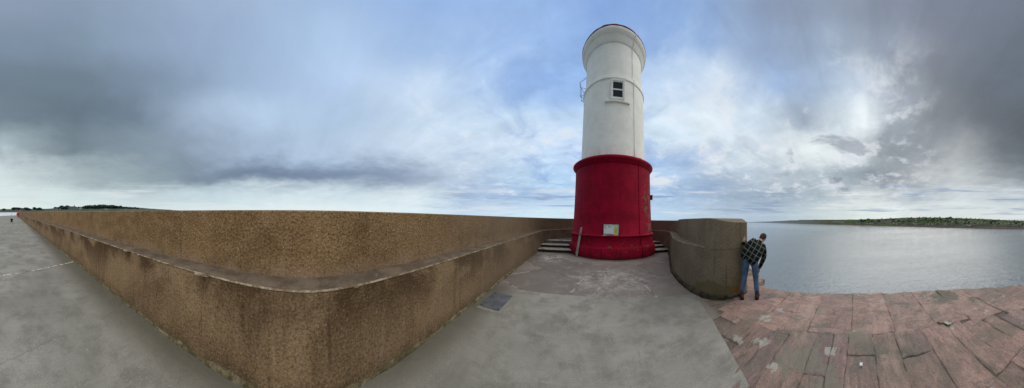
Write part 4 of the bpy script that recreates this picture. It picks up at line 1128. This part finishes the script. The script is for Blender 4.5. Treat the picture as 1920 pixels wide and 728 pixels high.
# ------------------------------------------------------------------ far shores
def bl(t):
    p = t.pos(); a = t.attr('tint'); ar, ag, ab = t.sep(a)
    n = t.noise(p, 0.035, 6, 0.65); m_ = t.noise(p, 0.15, 6, 0.7); pt = t.voro(t.scale(p, (0.012, 0.012, 0.06)), 1.0, out='Color'); c1, c2, c3 = t.sep(pt)
    c = t.mix(c1, srgb(84, 100, 62), srgb(112, 116, 84))
    c = t.mix(c2.ss(0.6, 0.8) * 0.7, c, srgb(128, 122, 98))
    c = t.mix(n.ss(0.46, 0.62) * 0.8, c, srgb(56, 70, 46))
    c = t.mix(m_.ss(0.5, 0.66) * 0.6, c, srgb(62, 70, 54))
    c = t.mix(ar, c, t.mix(m_, srgb(120, 104, 94), srgb(98, 84, 76)))          # beach
    c = t.mix(ag * m_.ss(0.35, 0.6), c, srgb(104, 92, 82))                      # cliffs
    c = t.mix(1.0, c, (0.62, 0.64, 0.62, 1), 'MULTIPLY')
    c = t.mix(ab, c, srgb(140, 152, 168))                                       # distance haze mixed into the land colour
    return dict(color=c)
M_LAND = material('far_land', bl, rough=1.0, spec=0.0)
def land(name, tab, us, far, tint, nt=16, shape=None):
    """tab: bearing, distance of the waterline, height line of the ridge"""
    vv, ff, tt = [], [], []
    for u in us:
        r0 = lerp_tab([(a, b) for a, b, c in tab], u); yr = lerp_tab([(a, c) for a, b, c in tab], u)
        for k in range(nt + 1):
            t = k / nt; p = land_pt(tab, u, t, far)
            vv.append(p); tt.append(tint(u, t))
    m = nt + 1
    for i in range(len(us) - 1):
        for k in range(nt): a = i * m + k; ff.append((a, a + m, a + m + 1, a + 1))
    o = from_data(name, vv, ff, M_LAND, smooth=True)
    ca = o.data.color_attributes.new('tint', 'FLOAT_COLOR', 'POINT')
    for i, c in enumerate(tt): ca.data[i].color = (*c, 1)
    return tag(o, kind='structure')
def land_pt(tab, u, t, far):
    r0 = math.exp(lerp_tab([(a, math.log(b)) for a, b, c in tab], u)); yr = lerp_tab([(a, c) for a, b, c in tab], u)
    yw = horizon(u) + F * (CAM_Z - SEA) / r0 + 0.0
    if tab is not RIGHT: yw = lerp_tab([(-80, 401), (30, 400.5), (400, 400)], u)
    r = r0 * (1 + far * t)
    y = yw + (yr - yw) * (t ** 0.8) + (0.5 * nz(u * 0.08, t * 3) + 0.35 * nz(u * 0.3, t * 6)) * min(1, t * 6)
    if t == 0: y += 0.3
    return at(u, r, zat(u, y, r))
RIGHT = [(1395, 4200, 416.8), (1420, 3000, 416.2), (1450, 1800, 415.2), (1480, 1150, 413.6), (1500, 920, 412.6), (1520, 780, 412.3), (1560, 580, 412.2), (1600, 450, 412), (1640, 374, 411), (1680, 300, 409.4), (1700, 275, 408.4), (1740, 232, 408), (1770, 205, 408.6), (1800, 187, 409.4), (1840, 168, 410.6), (1880, 152, 412.8), (1920, 140, 414.3), (1960, 132, 415), (2005, 125, 416)]
us = [1395 + 4 * i for i in range(153)]
def tr(u, t):
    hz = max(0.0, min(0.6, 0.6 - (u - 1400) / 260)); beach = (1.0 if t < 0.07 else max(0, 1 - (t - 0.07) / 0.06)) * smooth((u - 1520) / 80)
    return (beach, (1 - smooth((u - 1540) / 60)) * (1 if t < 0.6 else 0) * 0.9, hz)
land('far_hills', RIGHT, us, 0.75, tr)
LEFT = [(-85, 430, 394), (0, 430, 392.5), (40, 430, 392.5), (90, 420, 391.5), (120, 420, 389.5), (160, 430, 388.5), (200, 450, 386.6), (230, 450, 387.4), (260, 460, 389.5), (300, 470, 392.5), (340, 480, 395.0), (420, 480, 399)]
us = [-85 + 5 * i for i in range(102)]
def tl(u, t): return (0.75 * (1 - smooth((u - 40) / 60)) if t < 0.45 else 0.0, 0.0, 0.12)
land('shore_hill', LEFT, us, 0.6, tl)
# raised pale sheet standing in for the water between pier and town
M_FLAT = plain('pale_water_sheet', srgb(206, 212, 212), 0.35, 0.08, 0.05)
vv = []; ff = []
for i, u in enumerate(range(-90, 60, 10)):
    for r, y in ((118, 404.2), (260, 401.5), (425, 398.6)): vv.append(at(u, r, zat(u, y, r)))
for i in range(14):
    for k in range(2): a = i * 3 + k; ff.append((a, a + 3, a + 4, a + 1))
tag(from_data('estuary_water_sheet', vv, ff, M_FLAT), kind='structure')

# trees and houses: small prototypes, copied
M_LEAF = plain('dark_foliage', (0.030, 0.044, 0.022, 1), 0.9, 0.5, 0.9)
M_LEAF2 = plain('mid_foliage', (0.050, 0.070, 0.034, 1), 0.9, 0.45, 0.9)
M_BARK = plain('bark', (0.06, 0.05, 0.04, 1), 0.9, 0.3)
def tree_mesh(seed, mat, cone=False):
    rnd = random.Random(seed); bm = bmesh.new()
    tube(bm, [(0, 0, -0.6), (0.02, 0, 1.2), (0.05, 0.03, 2.4)], [0.16, 0.12, 0.06], 6)
    for k in range(4): 
        a = rnd.uniform(0, 6.28); tube(bm, [(0.02, 0, 1.0 + .3 * k), (math.cos(a) * 0.9, math.sin(a) * 0.9, 2.0 + 0.3 * k)], [0.06, 0.02], 5)
    nb_ = len(bm.faces)
    rc = bmesh.ops.create_icosphere(bm, subdivisions=3, radius=1.0)
    for v in rc['verts']:
        k = 1 + 0.45 * fbm(v.co.x * 1.6 + seed, v.co.y * 1.6, v.co.z * 1.6, 3); v.co = Vector((v.co.x * 1.45 * k, v.co.y * 1.45 * k, 2.25 + v.co.z * 1.45 * k))
    lobes = [(rnd.uniform(-0.9, 0.9), rnd.uniform(-0.9, 0.9), rnd.uniform(1.2, 3.2), rnd.uniform(0.75, 1.1)) for _ in range(9)] + [(0, 0, 1.9, 1.15), (0, 0, 2.7, 1.1)]
    for k in range(520):
        lx_, ly_, lz_, lr = rnd.choice(lobes); v = Vector((rnd.gauss(0, 1), rnd.gauss(0, 1), rnd.gauss(0, 1))).normalized() * lr * rnd.uniform(0.55, 1.0)
        c = Vector((lx_, ly_, lz_)) + v; s = rnd.uniform(0.12, 0.24)
        a = Vector((rnd.gauss(0, 1), rnd.gauss(0, 1), rnd.gauss(0, 1))).normalized(); b = a.orthogonal().normalized()
        bm.faces.new([bm.verts.new(c + a * s), bm.verts.new(c + b * s), bm.verts.new(c - a * s), bm.verts.new(c - b * s)])
    me = bpy.data.meshes.new('tree'); bm.to_mesh(me); bm.free()
    me.materials.append(M_BARK); me.materials.append(mat)
    for i, p in enumerate(me.polygons): p.material_index = 0 if i < nb_ else 1
    return me
T_MESH = [tree_mesh(k, M_LEAF if k % 2 == 0 else M_LEAF2) for k in range(4)]
def tree(u, t, tab, far, hpx, k, label, group, base_y=None):
    p = land_pt(tab, u, t, far); r = math.hypot(p.x, p.y)
    o = bpy.data.objects.new('tree', T_MESH[k % 4]); COL.objects.link(o); o.location = p
    s = hpx / F * r / 4.0; o.scale = (s * random.uniform(1.3, 2.1), s * random.uniform(1.3, 2.1), s); o.rotation_euler = (0, 0, random.uniform(0, 6.28))
    return tag(o, label, 'tree', group)
ROOFS = [plain('slate_roof', srgb(78, 78, 84), 0.8, 0.2, 2), plain('tile_roof', srgb(104, 76, 66), 0.8, 0.2, 2)]
WALLS = [plain('white_render', srgb(192, 189, 182), 0.8, 0.08, 2), plain('grey_render', srgb(142, 136, 128), 0.8, 0.12, 2), plain('sandstone_house', srgb(128, 110, 98), 0.8, 0.12, 2)]
M_PANE = material('far_window', None, (0.02, 0.025, 0.03, 1), 0.2)
def house_mesh(w, dpt, h, rh, wm, rm, nwin, chim=1):
    vv = [(-w / 2, -dpt / 2, -1.5), (w / 2, -dpt / 2, -1.5), (w / 2, dpt / 2, -1.5), (-w / 2, dpt / 2, -1.5), (-w / 2, -dpt / 2, h), (w / 2, -dpt / 2, h), (w / 2, dpt / 2, h), (-w / 2, dpt / 2, h)]
    ff = [(0, 1, 5, 4), (1, 2, 6, 5), (2, 3, 7, 6), (3, 0, 4, 7)]; fm = [0] * 4
    b = len(vv); e = 0.25
    vv += [(-w / 2 - e, -dpt / 2 - e, h - .1), (w / 2 + e, -dpt / 2 - e, h - .1), (w / 2 + e, dpt / 2 + e, h - .1), (-w / 2 - e, dpt / 2 + e, h - .1), (-w / 2 - e, 0, h + rh), (w / 2 + e, 0, h + rh)]
    ff += [(b, b + 1, b + 5, b + 4), (b + 2, b + 3, b + 4, b + 5), (b + 1, b + 2, b + 5), (b + 3, b, b + 4)]; fm += [1, 1, 0, 0]
    for k in range(chim):
        cx_ = -w / 2 + 0.5 + (w - 1.0) * (k / max(1, chim - 1) if chim > 1 else 0.9); b = len(vv)
        for z in (h, h + rh + 0.9): vv += [(cx_ - .35, -.35, z), (cx_ + .35, -.35, z), (cx_ + .35, .35, z), (cx_ - .35, .35, z)]
        ff += [(b, b + 1, b + 5, b + 4), (b + 1, b + 2, b + 6, b + 5), (b + 2, b + 3, b + 7, b + 6), (b + 3, b, b + 4, b + 7), (b + 4, b + 5, b + 6, b + 7)]; fm += [0] * 5
    for sgn in (-1, 1):
        for k in range(nwin):
            x = -w / 2 + w * (k + 0.5) / nwin
            for z in ([0.9, 3.3] if h > 4 else [1.2]):
                b = len(vv); y = sgn * (dpt / 2 + 0.03)
                vv += [(x - .45, y, z), (x + .45, y, z), (x + .45, y, z + 1.3), (x - .45, y, z + 1.3)]; ff.append((b, b + 1, b + 2, b + 3) if sgn < 0 else (b + 3, b + 2, b + 1, b)); fm.append(2)
    me = bpy.data.meshes.new('house'); me.from_pydata(vv, [], ff); me.update()
    for m in (wm, rm, M_PANE): me.materials.append(m)
    for p, i in zip(me.polygons, fm): p.material_index = i
    return me
H_MESH = [house_mesh(8, 7, 5, 2.8, WALLS[0], ROOFS[0], 3), house_mesh(9, 7, 5, 2.8, WALLS[1], ROOFS[0], 3), house_mesh(7, 8, 3.2, 2.6, WALLS[0], ROOFS[1], 2),
          house_mesh(26, 8, 5.2, 3, WALLS[2], ROOFS[0], 9, 4), house_mesh(20, 8, 5, 2.8, WALLS[1], ROOFS[1], 7, 3), house_mesh(24, 12, 4.5, 1.6, WALLS[0], ROOFS[0], 6, 0)]
HH = [8, 8, 6, 9, 8, 6.5]
def house(u, t, tab, far, hpx, k, label, group, name='house'):
    p = land_pt(tab, u, t, far); r = math.hypot(p.x, p.y)
    o = bpy.data.objects.new(name, H_MESH[k]); COL.objects.link(o); o.location = p
    s = hpx / F * r / HH[k]; o.scale = (s, s, s); a = (u - 1082) / F
    o.rotation_euler = (0, 0, -a + random.uniform(-0.25, 0.25))
    return tag(o, label, 'house', group)
rnd = random.Random(11)
# right shore: seafront rows, hillside rows, scattered trees
u = 1606.0
while u < 1940:
    k = rnd.choice([3, 4, 1, 0, 3, 2])
    w = {3: 11, 4: 9}.get(k, 5)
    lab = {3: 'brown stone terrace with slate roof in the seafront row of the far shore', 4: 'grey terrace with tiled roof in the seafront row of the far shore'}.get(k, 'small detached house in the seafront row of the far shore')
    house(u, rnd.uniform(0.17, 0.24), RIGHT, 0.75, rnd.uniform(2.6, 3.6) * (0.8 + (u - 1600) / 800), k, lab, {3: 'stone terraces on the far seafront', 4: 'grey terraces on the far seafront'}.get(k, 'small houses on the far seafront'), 'terrace' if k in (3, 4) else 'house')
    u += w * rnd.uniform(0.8, 1.25)
u = 1785.0
while u < 1925:
    house(u, 0.52 + 0.02 * math.sin(u), RIGHT, 0.75, 2.6, 0, 'white house in the even row along the far hillside', 'white houses in a row on the far hillside'); u += rnd.uniform(6.5, 8.5)
for u, t in ((1562, .45), (1569, .42), (1573, .38), (1579, .34), (1566, .5)):
    house(u, t, RIGHT, 0.75, 1.5, 5, 'white holiday cabin on the green slope of the far headland', 'white cabins on the far headland', 'cabin')
for k in range(34):
    u = rnd.uniform(1635, 1800); t = rnd.uniform(0.35, 0.95)
    house(u, t, RIGHT, 0.75, rnd.uniform(1.8, 2.6), rnd.choice([0, 1, 2, 4, 1]), 'small house scattered over the far hillside above the seafront', 'houses scattered over the far hillside')
for k in range(130):
    u = rnd.uniform(1610, 1935); t = min(0.98, max(0.26, rnd.gauss(0.55, 0.22)))
    tree(u, t, RIGHT, 0.75, rnd.uniform(1.6, 3.4), k, 'dark round tree among the houses of the far hillside', 'trees on the far hillside')
for k in range(26):
    u = 1720 + k * 8.2 + rnd.uniform(-3, 3)
    tree(u, rnd.uniform(0.93, 1.0), RIGHT, 0.75, rnd.uniform(0.9, 1.8), k, 'dark tree breaking the skyline of the far hill', 'trees on the far skyline')
M_MAST = plain('mast_grey', (0.12, 0.12, 0.13, 1), 0.6, 0.2)
def mast(u, t, tab, far, hpx, label):
    p = land_pt(tab, u, t, far); r = math.hypot(p.x, p.y); h = hpx / F * r
    bm = bmesh.new(); tube(bm, [(0, 0, -1), (0, 0, h * 0.6), (0, 0, h)], [h * 0.022, h * 0.018, h * 0.008], 6)
    for q_ in (0.7, 0.85): box(bm, (0, 0, h * q_), (h * 0.12, h * 0.03, h * 0.02))
    o = bm_obj('radio_mast', bm, M_MAST); o.location = p; o.rotation_euler = (0, 0, -(u - 1082) / F); tag(o, label, 'mast')
mast(1727.5, 0.98, RIGHT, 0.75, 5.5, 'thin radio mast on the top of the far hill across the water')
mast(1840.5, 0.9, RIGHT, 0.75, 5.0, 'short mast at the right end of the far hill')
mast(203, 0.97, LEFT, 0.6, 3.5, 'thin left mast on the wooded hill above the wall')
mast(220.5, 0.97, LEFT, 0.6, 4.0, 'thin right mast on the wooded hill above the wall')
# left shore town
for u, t, h, k in ((4, .62, 2.8, 1), (13, .58, 2.4, 4), (19, .6, 2.6, 1), (30, .6, 2.2, 1), (38, .55, 2.4, 0), (44, .6, 2.4, 4), (60, .62, 2.6, 1), (70, .6, 2.2, 1), (82, .62, 2.6, 1), (90, .6, 2.6, 4), (98, .6, 3.2, 1), (106, .62, 3.0, 4), (113, .6, 2.8, 1)):
    house(u, t, LEFT, 0.6, h, k, 'grey stone house in the low town beyond the end of the pier', 'grey houses of the town beyond the pier')
for u, t, h, k in ((7, .55, 3.2, 0), (9, .6, 3.0, 2), (26, .62, 4.2, 0), (31, .66, 4.2, 2), (36, .66, 3.8, 0), (42, .66, 3.4, 2), (48, .62, 4.2, 0), (51, .62, 4.2, 2), (56, .6, 2.8, 0), (65, .6, 4.4, 0), (70, .58, 3.2, 2), (74, .58, 3.8, 0), (77, .58, 3.0, 0)):
    tree(u, t, LEFT, 0.6, h * 1.45, k, 'dark tree among the low houses beyond the pier', 'trees in the town beyond the pier')
u = 104
while u < 262:
    hh = 5.6 if 112 < u < 130 or 155 < u < 215 else 4.4
    if u > 228: hh = 3.2
    if not (127 < u < 157): tree(u, rnd.uniform(0.6, 0.72), LEFT, 0.6, hh * rnd.uniform(0.85, 1.15) * (1.15 if u < 230 else 1), rnd.choice([0, 2, 0]), 'dark tree in the belt on the low hill above the wall', 'belt of trees on the hill above the wall')
    u += rnd.uniform(1.8, 3.4)
for u in (132, 137, 143, 148, 152): tree(u, 0.85, LEFT, 0.6, 2.6, 0, 'dark tree behind the long grey hall on the hill', 'trees behind the grey hall')
# grey hall and church spire
p = land_pt(LEFT, 135, 0.66, 0.6); r = math.hypot(p.x, p.y); s = r / F
hall = tag(empty('town_hall', p, -(135 - 1082) / F), 'long grey stone hall with a pitched roof below the spire on the hill', 'hall')
bm = bmesh.new(); box(bm, (0, 0, 1.0 * s), (17 * s, 5 * s, 4.0 * s)); bm_obj('wall', bm, WALLS[1], hall)
vv = [(-9 * s, -3 * s, 2.9 * s), (9 * s, -3 * s, 2.9 * s), (9 * s, 3 * s, 2.9 * s), (-9 * s, 3 * s, 2.9 * s), (-7.2 * s, 0, 5.2 * s), (7.2 * s, 0, 5.2 * s)]
from_data('roof', vv, [(0, 1, 5, 4), (2, 3, 4, 5), (1, 2, 5), (3, 0, 4), (3, 2, 1, 0)], ROOFS[0], hall)
for k in range(6):
    bm = bmesh.new(); box(bm, ((-6.5 + 2.6 * k) * s, -2.52 * s, 1.3 * s), (0.8 * s, 0.05 * s, 1.3 * s)); bm_obj('window', bm, M_PANE, hall)
p = land_pt(LEFT, 139.5, 0.82, 0.6); r = math.hypot(p.x, p.y); s = r / F
ch = tag(empty('church', p, -(139.5 - 1082) / F), 'church with a thin dark spire rising behind the grey hall', 'church')
bm = bmesh.new(); box(bm, (0, 0, 1.5 * s), (1.5 * s, 1.5 * s, 5.4 * s)); bm_obj('church_tower', bm, WALLS[1], ch)
bm = bmesh.new(); tube(bm, [(0, 0, 4.1 * s), (0, 0, 5.2 * s), (0, 0, 8.0 * s)], [0.95 * s, 0.6 * s, 0.05 * s], 8); bm_obj('spire', bm, ROOFS[0], ch)
o = house(151, 0.62, LEFT, 0.6, 4.2, 0, 'bright white house on the hill just right of the grey hall', None)
o = house(199, 0.5, LEFT, 0.6, 1.6, 5, 'low white shed under the tree belt on the hill', None, 'shed')
